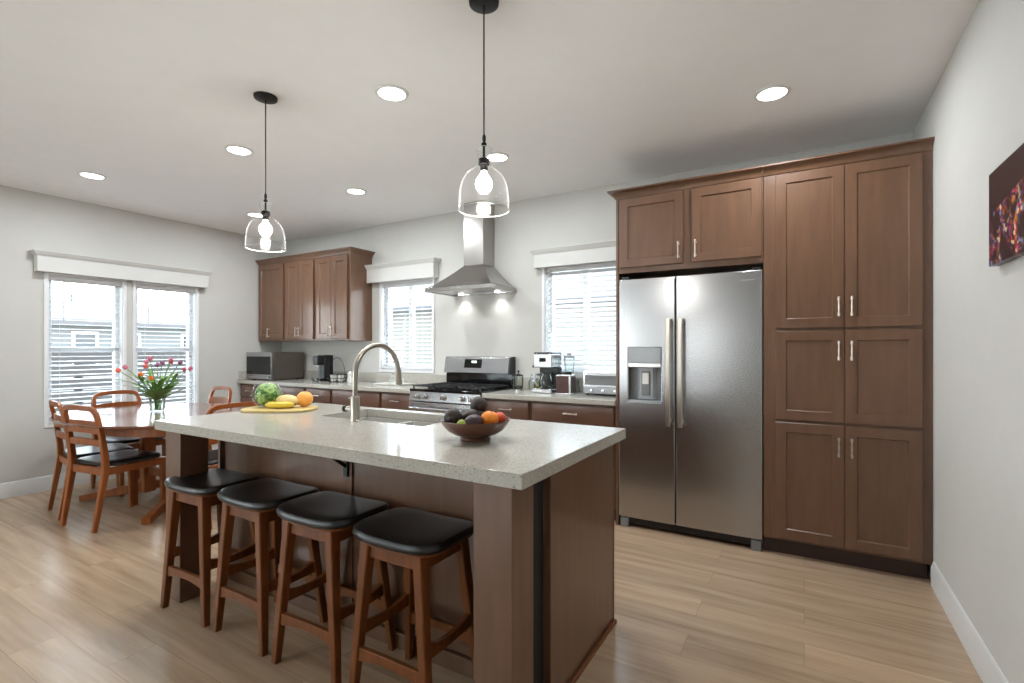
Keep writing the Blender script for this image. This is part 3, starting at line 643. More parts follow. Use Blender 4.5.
# island worktop with the sink cut-out
SX0, SX1, SY0, SY1 = -2.37, -1.60, 1.86, 2.235
mb = MB(); xs = [-2.95, SX0, SX1, -0.728]; ys = [1.295, SY0, SY1, 2.30]; zs = (0.8655, 0.914)
V = {(i, j, k): mb.b.verts.new((xs[i], ys[j], zs[k])) for i in range(4) for j in range(4) for k in range(2)}
for i in range(3):
    for j in range(3):
        if (i, j) == (1, 1): continue
        for k in range(2): mb.face([V[i, j, k], V[i+1, j, k], V[i+1, j+1, k], V[i, j+1, k]])
for i in range(3):
    for a in (0, 3):
        mb.face([V[i, a, 0], V[i+1, a, 0], V[i+1, a, 1], V[i, a, 1]]); mb.face([V[a, i, 0], V[a, i+1, 0], V[a, i+1, 1], V[a, i, 1]])
for a in (1, 2):
    mb.face([V[1, a, 0], V[2, a, 0], V[2, a, 1], V[1, a, 1]]); mb.face([V[a, 1, 0], V[a, 2, 0], V[a, 2, 1], V[a, 1, 1]])
tp = solo('island_worktop', mb, 'quartz', 'thick grey speckled quartz worktop lying on the kitchen island', 'worktop', bevel=0.003)
# sink
loc = ((SX0+SX1)/2, 2.05, 0.66); sk = thing('sink', 'light double-bowl sink set under the island worktop', 'sink', loc)
for x0, x1 in ((SX0-0.004, -2.008), (-1.992, SX1+0.004)):
    mb = MB(); y0, y1 = SY0-0.004, SY1+0.004; ztop, zb = 0.8645, 0.68
    def rr(i, z): return [(x0+i, y0+i, z), (x1-i, y0+i, z), (x1-i, y1-i, z), (x0+i, y1-i, z)]
    mb.loft([rr(0.03, zb-0.006), rr(0, zb+0.03), rr(-0.006, ztop), rr(0.004, ztop), rr(0.008, zb+0.03), rr(0.035, zb)])
    bw = obj('bowl', mb, 'sink', sk, 0.004, off=loc)
    obj('drain', MB().lathe([(0.04, 0), (0.04, 0.003), (0.03, 0.002), (0.004, 0.0015)], 24, ((x0+x1)/2, 2.08, zb+0.0005)), 'chrome', bw, off=loc)
obj('divider', MB().box(-2.0075, -1.9925, SY0-0.004, SY1+0.004, 0.69, 0.86), 'sink', sk, 0.003, off=loc)
# faucet
loc = (-2.015, 1.81, 0.914); fc = thing('faucet', 'tall brushed gooseneck faucet standing on the island worktop', 'faucet', loc)
mb = MB(); mb.lathe([(0.029, 0.0003), (0.029, 0.005), (0.024, 0.009), (0.0235, 0.122), (0.020, 0.129), (0.014, 0.132)], 28); obj('base', mb, 'faucet', fc)
mb = MB(); R_ = 0.160; zc = 0.238; pts = [(0, 0, 0.128), (0, 0, 0.17)]
for i in range(25):
    a = PI*(1-i/24*0.97); pts.append((0, R_+R_*math.cos(a), zc+R_*math.sin(a)))
mb.tube(pts, 0.0135, 18); nk = obj('neck', mb, 'faucet', fc)
a = PI*0.03; e = Vector((0, R_+R_*math.cos(a), zc+R_*math.sin(a))); mb = MB(); mb.tube([e+Vector((0, -0.001, 0.012)), e+Vector((0, 0.002, -0.01)), e+Vector((0, 0.006, -0.075)), e+Vector((0, 0.007, -0.082))], [0.0145, 0.0165, 0.0175, 0.014], 18)
obj('spray_head', mb, 'faucet', fc)
mb = MB(); mb.tube([(-0.015, 0, 0.062), (-0.062, 0, 0.062)], [0.013, 0.013], 18); lv = obj('lever', mb, 'faucet', fc)
obj('lever_knob', MB().tube([(-0.0625, 0, 0.062), (-0.064, 0, 0.062), (-0.080, 0, 0.062), (-0.084, 0, 0.062)], [0.014, 0.0175, 0.0175, 0.014], 18), 'bronze', lv, label='dark end of the lever')

# ------------------------------------------------------------ bar stools
def make_stool():
    t = thing('bar_stool', '', 'stool', group='wooden bar stools along the island')
    sad = lambda u, v: 0.011*u*u - 0.004*v*v
    obj('seat', MB().cushion(0.210, 0.158, 0.600, 0.036, 5.0, sad), 'leather', t)
    obj('seat_board', MB().cushion(0.195, 0.145, 0.588, 0.014, 5.0, sad), 'walnut', t)
    for sx_ in (-1, 1):
        for sy_ in (-1, 1):
            p0 = (sx_*0.178, -0.138 if sy_ < 0 else 0.165, 0.001); p1 = (sx_*0.122, sy_*0.112, 0.60); mid = tuple(p0[i]+(p1[i]-p0[i])*0.75 for i in range(3))
            obj('leg', MB().bar([p0, mid, p1], [0.027, 0.038, 0.042], [0.030, 0.042, 0.046]), 'walnut', t)
    def at(sx_, sy_, z): k = z/0.6; return Vector((sx_*(0.178-0.056*k), sy_*((0.138 if sy_ < 0 else 0.165)-(0.026 if sy_ < 0 else 0.053)*k), z))
    for sy_ in (-1, 1):
        a_, b_ = at(-1, sy_, 0.565), at(1, sy_, 0.565); obj('seat_rail', MB().bar([a_+Vector((0.015, 0, 0)), b_-Vector((0.015, 0, 0))], 0.055, 0.018, (0, 0, 1)), 'walnut', t)
        a_, b_ = at(-1, sy_, 0.185), at(1, sy_, 0.185); n = 10
        pts = [a_.lerp(b_, 0.04+0.92*i/n)+Vector((0, 0, 0.010*math.sin(PI*i/n))) for i in range(n+1)]
        ws = [0.05-0.016*math.sin(PI*i/n) for i in range(n+1)]
        obj('footrest', MB().bar(pts, ws, 0.02, (0, 0, 1)), 'walnut', t)
    for sx_ in (-1, 1):
        a_, b_ = at(sx_, -1, 0.27), at(sx_, 1, 0.27); n = 10
        pts = [a_.lerp(b_, 0.05+0.9*i/n)+Vector((0, 0, -0.012*math.sin(PI*i/n))) for i in range(n+1)]
        ws = [0.052-0.018*math.sin(PI*i/n) for i in range(n+1)]
        obj('side_stretcher', MB().bar(pts, ws, 0.02, (0, 0, 1)), 'walnut', t)
        a_, b_ = at(sx_, -1, 0.56), at(sx_, 1, 0.56); obj('seat_rail', MB().bar([a_+Vector((0, 0.015, 0)), b_-Vector((0, 0.015, 0))], 0.05, 0.018, (0, 0, 1)), 'walnut', t)
    return t
st = make_stool(); spots = [(-1.245, 1.405, 0.0, 'wooden bar stool with black leather saddle seat, nearest the camera beside the right post'),
    (-1.70, 1.41, 0.02, 'wooden bar stool with black saddle seat, second from the camera in the row'),
    (-2.14, 1.41, -0.01, 'wooden bar stool with black saddle seat, third from the camera in the row'),
    (-2.585, 1.40, 0.03, 'wooden bar stool with black saddle seat, farthest in the row beside the left post')]
for i, (x, y, r, lab) in enumerate(spots):
    if i == 0: st.location = (x, y, 0); st.rotation_euler.z = r; st['label'] = lab
    else: dup(st, (x, y, 0), r, lab)

# ------------------------------------------------------------ dining table and chairs
TX, TY, TZ = -4.70, 2.12, 0.75
tb = thing('dining_table', 'oval brown wooden dining table on a pedestal by the windows', 'table', (TX, TY, 0))
def oval(a, b, n=64, p=2.3): return [((1 if math.cos(t) >= 0 else -1)*abs(math.cos(t))**(2/p)*a, (1 if math.sin(t) >= 0 else -1)*abs(math.sin(t))**(2/p)*b) for t in [2*PI*i/n for i in range(n)]]
mb = MB(); mb.loft([[(x, y, z) for x, y in oval(a, b)] for a, b, z in ((0.86, 0.62, TZ-0.028), (0.895, 0.655, TZ-0.016), (0.90, 0.66, TZ-0.006), (0.895, 0.655, TZ))]); obj('tabletop', mb, 'teaktop', tb)
mb = MB(); o_, i_ = oval(0.74, 0.49), oval(0.718, 0.468); z0, z1 = TZ-0.105, TZ-0.0285
mb.loft([[(x, y, z0) for x, y in o_], [(x, y, z1) for x, y in o_], [(x, y, z1) for x, y in i_], [(x, y, z0) for x, y in i_]], closed=True); obj('apron', mb, 'teak', tb)
for x in (-0.24, 0.24):
    obj('pedestal_post', MB().bar([(x, 0, 0.05), (x, 0, TZ-0.0285)], 0.10, 0.075, (0, 1, 0)), 'teak', tb)
obj('pedestal_rail', MB().bar([(-0.2, 0, 0.24), (0.2, 0, 0.24)], 0.07, 0.03, (0, 0, 1)), 'teak', tb)
for sx_ in (-1, 1):
    for sy_ in (-1, 1):
        p = Vector((sx_*0.24, 0, 0)); e = Vector((sx_*0.56, sy_*0.36, 0)); n = 8
        pts = [p.lerp(e, i/n)+Vector((0, 0, 0.10-0.068*(i/n)**0.9)) for i in range(n+1)]
        obj('foot', MB().bar(pts, [0.085-0.035*i/n for i in range(n+1)], 0.055, (0, 0, 1)), 'teak', tb)
def make_chair():
    t = thing('dining_chair', '', 'chair', group='dining chairs round the oval table')
    for s_ in (-1, 1):
        obj('leg', MB().bar([(s_*0.195, 0.20, 0.001), (s_*0.195, 0.195, 0.30), (s_*0.195, 0.195, 0.44)], [0.026, 0.036, 0.04], [0.028, 0.036, 0.042]), 'teak', t)
        pts = [(s_*0.185, -0.27, 0.001), (s_*0.19, -0.235, 0.22), (s_*0.193, -0.205, 0.42), (s_*0.193, -0.208, 0.52), (s_*0.19, -0.225, 0.66), (s_*0.187, -0.25, 0.79), (s_*0.181, -0.258, 0.825), (s_*0.165, -0.264, 0.853), (s_*0.14, -0.268, 0.866)]
        b_ = MB(); secs = [0.026, 0.034, 0.04, 0.037, 0.034, 0.032, 0.032, 0.034, 0.036]
        b_.bar(pts, [0.028, 0.034, 0.042, 0.038, 0.032, 0.028, 0.027, 0.025, 0.024], secs, (0, 1, 0)); obj('leg', b_, 'teak', t)
    def curve(hw, y, z, bow, n=12): return [(hw*(2*i/n-1), y-bow*math.cos((2*i/n-1)*PI/2), z+0.008*math.cos((2*i/n-1)*PI/2)) for i in range(n+1)]
    obj('top_rail', MB().bar(curve(0.142, -0.268, 0.866, 0.018), 0.036, 0.024, (0, 0, 1)), 'teak', t)
    obj('back_slat', MB().bar(curve(0.178, -0.238, 0.73, 0.022), 0.088, 0.017, (0, 0, 1)), 'teak', t)
    obj('back_slat', MB().bar(curve(0.182, -0.222, 0.618, 0.022), 0.046, 0.017, (0, 0, 1)), 'teak', t)
    for y in (-0.205, 0.195): obj('seat_rail', MB().box(-0.178, 0.178, y-0.011, y+0.011, 0.385, 0.438), 'teak', t, 0.003)
    for x in (-0.195, 0.195): obj('seat_rail', MB().box(x-0.011, x+0.011, -0.19, 0.178, 0.385, 0.438), 'teak', t, 0.003)
    obj('seat', MB().cushion(0.215, 0.205, 0.439, 0.035, 6, lambda u, v: 0.004*u*u), 'leather', t)
    return t
ch = make_chair(); R = math.radians
for i, (x, y, r, lab) in enumerate([
    (-4.52, 1.75, 9, 'teak dining chair with black seat, its back nearest the camera'),
    (-4.985, 1.785, -8, 'teak dining chair with black seat, left of the nearest chair on the same side'),
    (-5.42, 2.19, -86, 'teak dining chair at the window end of the table'),
    (-5.36, 2.72, 178, 'teak dining chair on the far side, its back against the corner by the counter'),
    (-3.93, 2.13, 92, 'teak dining chair at the island end of the table, mostly hidden by the island')]):
    if i == 0: ch.location = (x, y, 0); ch.rotation_euler.z = R(r); ch['label'] = lab
    else: dup(ch, (x, y, 0), R(r), lab)

# vase and tulips
VX, VY, VZ = -4.82, 2.14, TZ
t = thing('glass_vase', 'clear glass vase of tulips standing on the dining table', 'vase', (VX, VY, VZ))
obj('glass', MB().lathe([(0.045, 0.0005), (0.052, 0.004), (0.058, 0.06), (0.062, 0.185), (0.059, 0.185), (0.0545, 0.06), (0.047, 0.012), (0.001, 0.010)], 28, cap0=True, cap1=False), 'jar', t)
obj('water', MB().lathe([(0.045, 0.0125), (0.0525, 0.06), (0.055, 0.115), (0.001, 0.115)], 24), 'water', t)
TUL = [(-0.30, -0.10, 0.37, 'tred'), (-0.20, -0.13, 0.40, 'tpink'), (-0.13, 0.02, 0.44, 'tpink'), (-0.03, -0.05, 0.475, 'tpink'), (0.02, 0.03, 0.43, 'tmauve'), (-0.05, -0.12, 0.33, 'torange'),
       (0.03, -0.10, 0.29, 'torange'), (0.10, 0.04, 0.44, 'tpink'), (0.15, -0.02, 0.46, 'tpink'), (0.20, 0.08, 0.37, 'tpink'), (0.23, 0.0, 0.44, 'tmauve'), (0.29, 0.05, 0.38, 'tpink'),
       (-0.09, 0.10, 0.41, 'tmauve'), (-0.08, -0.04, 0.40, 'tred')]
desc = {'tred': 'coral red', 'tpink': 'pink', 'torange': 'orange', 'tmauve': 'mauve'}
kx, ky = math.cos(R(30.5)), math.sin(R(30.5)); used = {}
for i, (u, d, h, c_) in enumerate(TUL):
    u *= 0.8; h = 0.20+(h-0.20)*0.86; bx_, by_ = u*kx-d*ky*1.0, u*ky+d*kx
    where = {0: 'coral red tulip leaning out farthest left from the vase', 11: 'pink tulip leaning out farthest right from the vase', 3: 'pink tulip standing tallest in the vase',
             13: 'coral red tulip in the middle of the bouquet', 5: 'orange tulip low on the left front of the bouquet', 6: 'orange tulip lowest in front of the bouquet', 10: 'mauve tulip high on the right of the bouquet',
             1: 'pink tulip next to the leftmost coral tulip', 4: 'mauve tulip high in the middle of the bouquet', 12: 'mauve tulip at the back left of the bouquet',
             2: 'pink tulip high left of the tallest tulip', 7: 'pink tulip just right of the middle of the bouquet', 8: 'pink tulip high in the right half of the bouquet', 9: 'pink tulip lower in the right half of the bouquet'}[i]
    tt = thing('tulip', where, 'flower', (VX, VY, VZ+0.016), group='tulips in the glass vase')
    ph = i*2.4; s0 = Vector((0.02*math.cos(ph), 0.02*math.sin(ph), 0.0)); top = Vector((bx_, by_, h-0.016)); neck = Vector((bx_*0.14, by_*0.14, 0.18))
    pts = []
    for k in range(9):
        q = k/8; pts.append(s0*(1-q)**2+neck*2*q*(1-q)*1.0+top*q*q)
    obj('stem', MB().tube(pts, 0.0035, 8), 'stem', tt)
    dirv = (pts[-1]-pts[-2]).normalized(); rot = Vector((0, 0, 1)).rotation_difference(dirv).to_matrix()
    mb = MB()
    for k in range(6):
        a = k*PI/3; rr_ = 0.013 if k % 2 else 0.011; c0 = rot @ Vector((rr_*math.cos(a), rr_*math.sin(a), 0.022))
        mb.ellipsoid(top+c0, (0.009, 0.006, 0.019), 8, rot @ Matrix.Rotation(a+PI/2, 3, 'Z'))
    obj('bloom', mb, c_, tt)
    for k in range(5):
        a = ph+k*1.35; out = Vector((math.cos(a), math.sin(a), 0)); b0 = pts[2+k%4]; L = 0.15+0.03*(i % 3); mb = MB(); rings = []
        hx = Vector((bx_, by_, 0))*0.5
        for j in range(8):
            q = j/7; c0 = b0+out*L*0.62*q+hx*q+Vector((0, 0, L*0.8*q-0.06*q*q)); wd = 0.017*math.sin(PI*(0.12+0.86*q)); sd = Vector((-out.y, out.x, 0))
            rings.append([tuple(c0-sd*wd), tuple(c0+Vector((0, 0, -0.003))), tuple(c0+sd*wd), tuple(c0+Vector((0, 0, 0.001)))])
        obj('leaf', mb.loft(rings), 'leaf', tt)

# ------------------------------------------------------------ things on the island
BX, BY_ = -1.173, 1.692
mb = MB(); mb.lathe([(0.062, 0.0004), (0.064, 0.006), (0.060, 0.014), (0.062, 0.018), (0.088, 0.026), (0.116, 0.043), (0.136, 0.066), (0.146, 0.084), (0.1455, 0.087), (0.142, 0.086), (0.131, 0.067), (0.110, 0.047), (0.083, 0.031), (0.05, 0.026), (0.001, 0.025)], 48)
solo('fruit_bowl', mb, 'bowl', 'footed dark brown fruit bowl on the island worktop', 'bowl', (BX, BY_, 0.914))
def inview(u, d): return (BX+u*kx-d*ky, BY_+u*ky+d*kx)      # u right, d away from the viewer
FR = [('avocado', 'dark avocado at the left rim of the brown bowl', 'avocado', -0.094, -0.002, 1.002, (0.036, 0.036, 0.044), (0.4, 0.3), 'avocado'),
      ('avocado', 'dark long avocado lying at the back of the brown bowl', 'avocado', -0.012, 0.030, 1.004, (0.035, 0.035, 0.052), (0.1, 1.45), 'avocado'),
      ('avocado', 'dark avocado perched on top of the heap in the bowl', 'avocado', 0.010, 0.050, 1.050, (0.037, 0.037, 0.039), (0.3, 0.6), 'avocado'),
      ('avocado', 'purplish dark avocado at the front middle of the bowl', 'avocado', -0.006, -0.052, 0.992, (0.033, 0.033, 0.043), (0.2, 1.3), 'plum'),
      ('avocado', 'dark avocado lying behind the leftmost one in the bowl', 'avocado', -0.055, 0.078, 0.996, (0.03, 0.03, 0.04), (1.0, 1.4), 'avocado'),
      ('lime', 'yellow-green lime between the avocados in the bowl', 'lime', -0.050, -0.068, 0.984, (0.021, 0.021, 0.024), (0.8, 0.4), 'lime'),
      ('orange', 'bright orange in the right half of the brown bowl', 'orange', 0.060, -0.020, 1.001, (0.038, 0.038, 0.036), (0.1, 0.2), 'orange'),
      ('nectarine', 'red-orange nectarine at the right rim of the bowl', 'nectarine', 0.101, 0.022, 1.000, (0.027, 0.027, 0.026), (0.4, 0.5), 'peach')]
for nm, lab, cat, u, d, z, r_, (ra, rb), mt in FR:
    x, y = inview(u, d); rot = Matrix.Rotation(R(30.5)+ra, 3, 'Z') @ Matrix.Rotation(rb, 3, 'Y')
    t = thing(nm, lab, cat, (x, y, z), group='fruit in the brown bowl')
    obj('flesh', MB().ellipsoid((0, 0, 0), r_, 24, rot, pear=0.13 if nm == 'avocado' else 0, dent=0.06), mt, t)
    p = rot @ Vector((0, 0, r_[2]*0.93)); q = rot @ Vector((0, 0, r_[2]*1.03)); obj('stem', MB().tube([tuple(p), tuple(q)], [0.004, 0.003], 8), 'bark', t)
# cutting board with fruit
CX, CY = -2.80, 1.90
mb = MB(); o_ = oval(0.215, 0.14, 48, 3); mb.loft([[(x*k, y*k, z) for x, y in o_] for k, z in ((0.97, 0.0005), (1, 0.004), (1, 0.013), (0.98, 0.016))])
solo('cutting_board', mb, 'board', 'oval bamboo board carrying fruit at the far end of the island', 'board', (CX+0.03, CY, 0.914), R(30))
def cb(u, d): return (CX+u*kx-d*ky, CY+u*ky+d*kx)
z0 = 0.9305
x, y = cb(-0.075, 0.035); t = thing('melon', 'round mottled green melon in clear wrap on the bamboo board', 'melon', (x, y, z0))
obj('rind', MB().ellipsoid((0, 0, 0.076), (0.074, 0.074, 0.075), 28, dent=0.03), 'melon', t)
mb = MB(); mb.lathe([(0.04, 0.0), (0.07, 0.02), (0.088, 0.07), (0.08, 0.12), (0.062, 0.145), (0.058, 0.143), (0.076, 0.118), (0.084, 0.07), (0.067, 0.023), (0.038, 0.004)], 28, (-0.012, 0.0, 0.0005), closed=True)
obj('wrap', mb, 'wrap', t)
def banana(u, d, rz, L, lab, dz=0):
    x, y = cb(u, d); n = 14; pts = []; rs = []
    for i in range(n+1):
        q = i/n; a = (q-0.5)*1.15; pts.append((L*math.sin(a), L*(1-math.cos(a))*0.9, 0.0178+0.004*math.cos(a))); rs.append(0.017*max(0.28, min(1, 5.5*min(q+0.03, 1.05-q)))**0.7)
    t = thing('banana', lab, 'banana', (x, y, z0+dz), rz, group='bananas on the bamboo board'); obj('peel', MB().tube(pts, rs, 10), 'banana', t)
    obj('tip', MB().tube([pts[-1], (pts[-1][0]+0.012, pts[-1][1]+0.01, pts[-1][2]+0.003)], [0.005, 0.004], 8), 'bark', t)
banana(0.045, -0.075, R(38), 0.15, 'yellow banana lying in front on the bamboo board')
banana(0.03, -0.04, R(30), 0.15, 'yellow banana lying behind the front one on the board')
x, y = cb(0.055, 0.015); t = thing('papaya', 'pale yellow elongated melon lying between the green melon and the grapefruit', 'melon', (x, y, z0), R(15))
obj('rind', MB().ellipsoid((0, 0, 0.0385), (0.085, 0.038, 0.038), 22, pear=0.0), 'bread', t); obj('stem', MB().tube([(0.083, 0, 0.04), (0.094, 0, 0.043)], [0.005, 0.004], 8), 'bark', t)
x, y = cb(0.158, 0.03); t = thing('grapefruit', 'yellow-orange grapefruit at the right end of the bamboo board', 'grapefruit', (x, y, z0))
obj('peel', MB().ellipsoid((0, 0, 0.0485), (0.05, 0.05, 0.048), 28, dent=0.04), 'grapefruit', t); obj('stem', MB().cyl((0, 0, 0.092), 0.004, 0.004, seg=10), 'bark', t)

# ------------------------------------------------------------ things on the back counter
CZ = 0.9145
def T(nm, lab, cat, x, y, rz=0, group=None): return thing(nm, lab, cat, (x, y, CZ), rz, group)
# microwave
t = T('microwave', 'grey stainless microwave oven in the corner of the back counter', 'microwave', -5.675, 3.83)
obj('case', MB().box(-0.25, 0.25, -0.19, 0.22, 0.012, 0.335), plain('microwave_case', (116, 108, 98), 0.35, 0.7, noise=0.03), t, 0.004)
d = obj('door', MB().box(-0.25, 0.25, -0.225, -0.1905, 0.012, 0.335), 'steel', t, 0.004)
obj('door_window', MB().box(-0.235, 0.235, -0.229, -0.224, 0.07, 0.285), 'gloss', d, 0.002)
obj('handle', MB().box(-0.22, 0.22, -0.245, -0.2295, 0.03, 0.05), 'steel', d, 0.005)
for x in (-0.2, 0.2):
    for y in (-0.15, 0.17): obj('foot', MB().cyl((x, y, 0), 0.014, 0.012), 'black', t)
# cord by the microwave
mb = MB(); pts = [(-5.34, 4.07, 1.22)]
for i in range(1, 15):
    q = i/14; pts.append((-5.34+0.10*math.sin(q*PI)+0.02*q, 4.07-0.03*math.sin(q*PI), 1.22-0.30*q))
mb.tube(pts, 0.004, 8); solo('power_cord', mb, 'ceramic', 'pale power cord hanging on the wall beside the microwave', 'cord')
# pod coffee machine
t = T('pod_coffee_machine', 'narrow black capsule coffee machine on the left counter', 'coffee machine', -4.87, 3.86)
obj('body', MB().box(-0.03, 0.07, 0.0, 0.13, 0.0, 0.305), 'black', t, 0.012)
obj('brew_head', MB().box(-0.025, 0.065, -0.09, -0.0005, 0.19, 0.30), 'black', t, 0.012)
obj('drip_base', MB().box(-0.025, 0.065, -0.10, -0.0005, 0.0, 0.035), 'black', t, 0.005)
obj('spout', MB().cyl((0.02, -0.055, 0.165), 0.014, 0.025), 'chrome', t); obj('lever', MB().box(-0.02, 0.06, -0.085, -0.03, 0.301, 0.309), 'chrome', t, 0.003)
obj('water_tank', MB().box(-0.055, -0.0305, 0.01, 0.12, 0.01, 0.28), 'grey', t, 0.004)
# wire basket with cups
t = T('wire_basket', 'thin wire basket with an arched handle beside the black coffee machine', 'basket', -4.60, 3.87)
mb = MB()
for z, r_ in ((0.004, 0.085), (0.045, 0.10), (0.085, 0.11)): mb.tube([(r_*1.2*math.cos(2*PI*k/28), r_*math.sin(2*PI*k/28), z) for k in range(28)], 0.0035, 6, closed=True)
for k in range(16):
    a = 2*PI*k/16; mb.tube([(0.102*math.cos(a), 0.085*math.sin(a), 0.004), (0.132*math.cos(a), 0.11*math.sin(a), 0.085)], 0.0018, 6)
for k in range(-3, 4): h = math.sqrt(1-(k/4)**2); mb.tube([(k*0.0255, -0.085*h, 0.004), (k*0.0255, 0.085*h, 0.004)], 0.0016, 6)
obj('wires', mb, 'bronze', t)
mb = MB(); mb.tube([(0.132*math.cos(PI*k/20), 0, 0.085+0.19*math.sin(PI*k/20)) for k in range(21)], 0.0035, 8); obj('handle', mb, 'bronze', t)
def cup(x, y, r_, h, mat, lab, nm='cup', grp=None, z=0.0):
    t = thing(nm, lab, 'cup' if nm == 'cup' else 'glass', (x, y, CZ+z), group=grp)
    obj('body', MB().lathe([(r_*0.75, 0.0), (r_*0.8, 0.004), (r_, h), (r_-0.003, h), (r_*0.78, 0.008), (0.001, 0.007)], 24), mat, t)
    if nm == 'cup':
        obj('handle', MB().tube([(r_*0.93+0.026*math.sin(PI*k/8), 0, h*0.25+h*0.5*k/8) for k in range(9)], 0.0035, 8), mat, t)
cup(-4.645, 3.855, 0.036, 0.075, 'ceramic', 'white cup in the left of the wire basket', z=0.0075); cup(-4.545, 3.88, 0.034, 0.07, 'ceramic', 'white cup in the right of the wire basket', z=0.0075)
cup(-4.72, 3.70, 0.03, 0.05, 'jar', 'small clear tumbler in front of the wire basket', 'tumbler')
# jars behind the faucet
def jar(nm, x, y, prof, mat, lab, cat, lid=None, fill=None, z=0.0):
    t = thing(nm, lab, cat, (x, y, CZ+z)); obj('body', MB().lathe(prof, 28), mat, t)
    if lid: obj('lid', MB().lathe(lid[0], 24), lid[1], t)
    if fill: obj('contents', MB().lathe(fill[0], 24), fill[1], t)
    return t
jar('sugar_jar', -4.42, 3.92, [(0.04, 0), (0.045, 0.01), (0.045, 0.10), (0.03, 0.115)], 'ceramic', 'white lidded jar just behind the faucet neck', 'jar', ([(0.032, 0.1155), (0.032, 0.125), (0.008, 0.135), (0.010, 0.15), (0.001, 0.155)], 'chrome'))
jar('salt_shaker', -4.33, 3.84, [(0.02, 0), (0.022, 0.01), (0.015, 0.06)], 'ceramic', 'small white shaker right of the faucet neck', 'shaker', ([(0.015, 0.0605), (0.012, 0.075), (0.001, 0.078)], 'chrome'))
jar('pepper_shaker', -4.27, 3.83, [(0.02, 0), (0.022, 0.01), (0.015, 0.055)], 'bronze', 'small dark shaker beside the white shaker', 'shaker', ([(0.015, 0.0555), (0.012, 0.07), (0.001, 0.073)], 'chrome'))
# tray with bottles under the left back window
t = T('tray', 'shallow clear tray near the left end of the range', 'tray', -3.72, 3.87)
mb = MB()
def rr(i, z): return [(-0.20+i, -0.12+i, z), (0.20-i, -0.12+i, z), (0.20-i, 0.12-i, z), (-0.20+i, 0.12-i, z)]
mb.loft([rr(0.01, 0.0), rr(0, 0.016), rr(0.004, 0.016), rr(0.014, 0.004)]); obj('dish', mb, 'ceramic', t, 0.002)
for i, (dx, dy, r_, h, mt, lab) in enumerate(((0.02, 0.04, 0.026, 0.13, 'jar', 'tall clear bottle on the tray'), (0.09, 0.0, 0.034, 0.075, 'ceramic', 'short white bottle at the right of the tray'), (-0.05, 0.02, 0.028, 0.10, 'jar', 'clear bottle at the left of the tray'))):
    jar('bottle', -3.72+dx, 3.87+dy, [(r_*0.95, 0.0), (r_, 0.004), (r_, h*0.7), (r_*0.45, h*0.85), (r_*0.42, h)], mt, lab, 'bottle', ([(r_*0.5, h+0.0005), (r_*0.5, h+0.018), (r_*0.2, h+0.02)], 'chrome'), z=0.0045)
# french press
t = T('french_press', 'small glass french press with black lid right of the range', 'coffee press', -2.23, 3.90)
obj('beaker', MB().lathe([(0.04, 0.012), (0.043, 0.015), (0.043, 0.13), (0.041, 0.13), (0.04, 0.016), (0.001, 0.014)], 24), 'jar', t)
mb = MB(); mb.lathe([(0.046, 0), (0.046, 0.012), (0.001, 0.0125)], 24)
for k in range(4): a = PI/4+k*PI/2; mb.tube([(0.045*math.cos(a), 0.045*math.sin(a), 0.006), (0.045*math.cos(a), 0.045*math.sin(a), 0.125)], 0.0025, 6)
obj('stand', mb, 'chrome', t); obj('coffee', MB().lathe([(0.0385, 0.0165), (0.0385, 0.045), (0.001, 0.045)], 20), 'black', t)
obj('lid', MB().lathe([(0.044, 0.131), (0.044, 0.138), (0.02, 0.148), (0.004, 0.15), (0.004, 0.165), (0.011, 0.17), (0.011, 0.178), (0.001, 0.184)], 24), 'black', t)
obj('handle', MB().tube([(-0.046-0.03*math.sin(PI*k/10), 0, 0.02+0.1*k/10) for k in range(11)], 0.0045, 8), 'black', t)
jar('oil_bottle', -2.07, 3.98, [(0.033, 0), (0.036, 0.005), (0.036, 0.09), (0.012, 0.115), (0.012, 0.135), (0.010, 0.135), (0.010, 0.114), (0.033, 0.088), (0.032, 0.006), (0.001, 0.005)], 'jar', 'clear bottle of olive green oil beside the coffee maker', 'bottle', ([(0.013, 0.1355), (0.013, 0.15), (0.001, 0.152)], 'bronze'), ([(0.0315, 0.0065), (0.0315, 0.078), (0.001, 0.078)], 'oil'))
jar('vinegar_bottle', -2.15, 4.0, [(0.025, 0), (0.027, 0.005), (0.027, 0.08), (0.010, 0.10), (0.010, 0.13), (0.008, 0.13), (0.008, 0.1), (0.024, 0.078), (0.024, 0.006), (0.001, 0.005)], 'jar', 'slim clear bottle between french press and oil', 'bottle', ([(0.011, 0.1305), (0.011, 0.145), (0.001, 0.147)], 'chrome'))
# drip coffee maker
t = T('coffee_maker', 'drip coffee maker with steel top and glass carafe right of the range', 'coffee machine', -1.925, 3.88)
obj('base', MB().box(-0.095, 0.095, -0.12, 0.10, 0, 0.035), 'steel', t, 0.006); obj('column', MB().box(-0.09, 0.09, 0.02, 0.10, 0.0355, 0.215), 'black', t, 0.004)
obj('water_tank', MB().box(-0.088, 0.09, -0.10, 0.105, 0.2155, 0.335), 'steel', t, 0.008); obj('lid', MB().box(-0.086, 0.088, -0.098, 0.10, 0.3355, 0.347), 'black', t, 0.004)
obj('display', MB().box(-0.03, 0.03, -0.103, -0.0995, 0.265, 0.30), 'gloss', t, 0.001); obj('side_rim', MB().box(-0.096, -0.0885, -0.105, 0.105, 0.215, 0.235), 'black', t, 0.002)
c_ = obj('carafe', MB().lathe([(0.052, 0.037), (0.06, 0.045), (0.064, 0.10), (0.045, 0.15), (0.045, 0.165), (0.043, 0.165), (0.043, 0.15), (0.061, 0.10), (0.055, 0.047), (0.001, 0.04)], 28, (0.01, -0.048, 0)), 'jar', t)
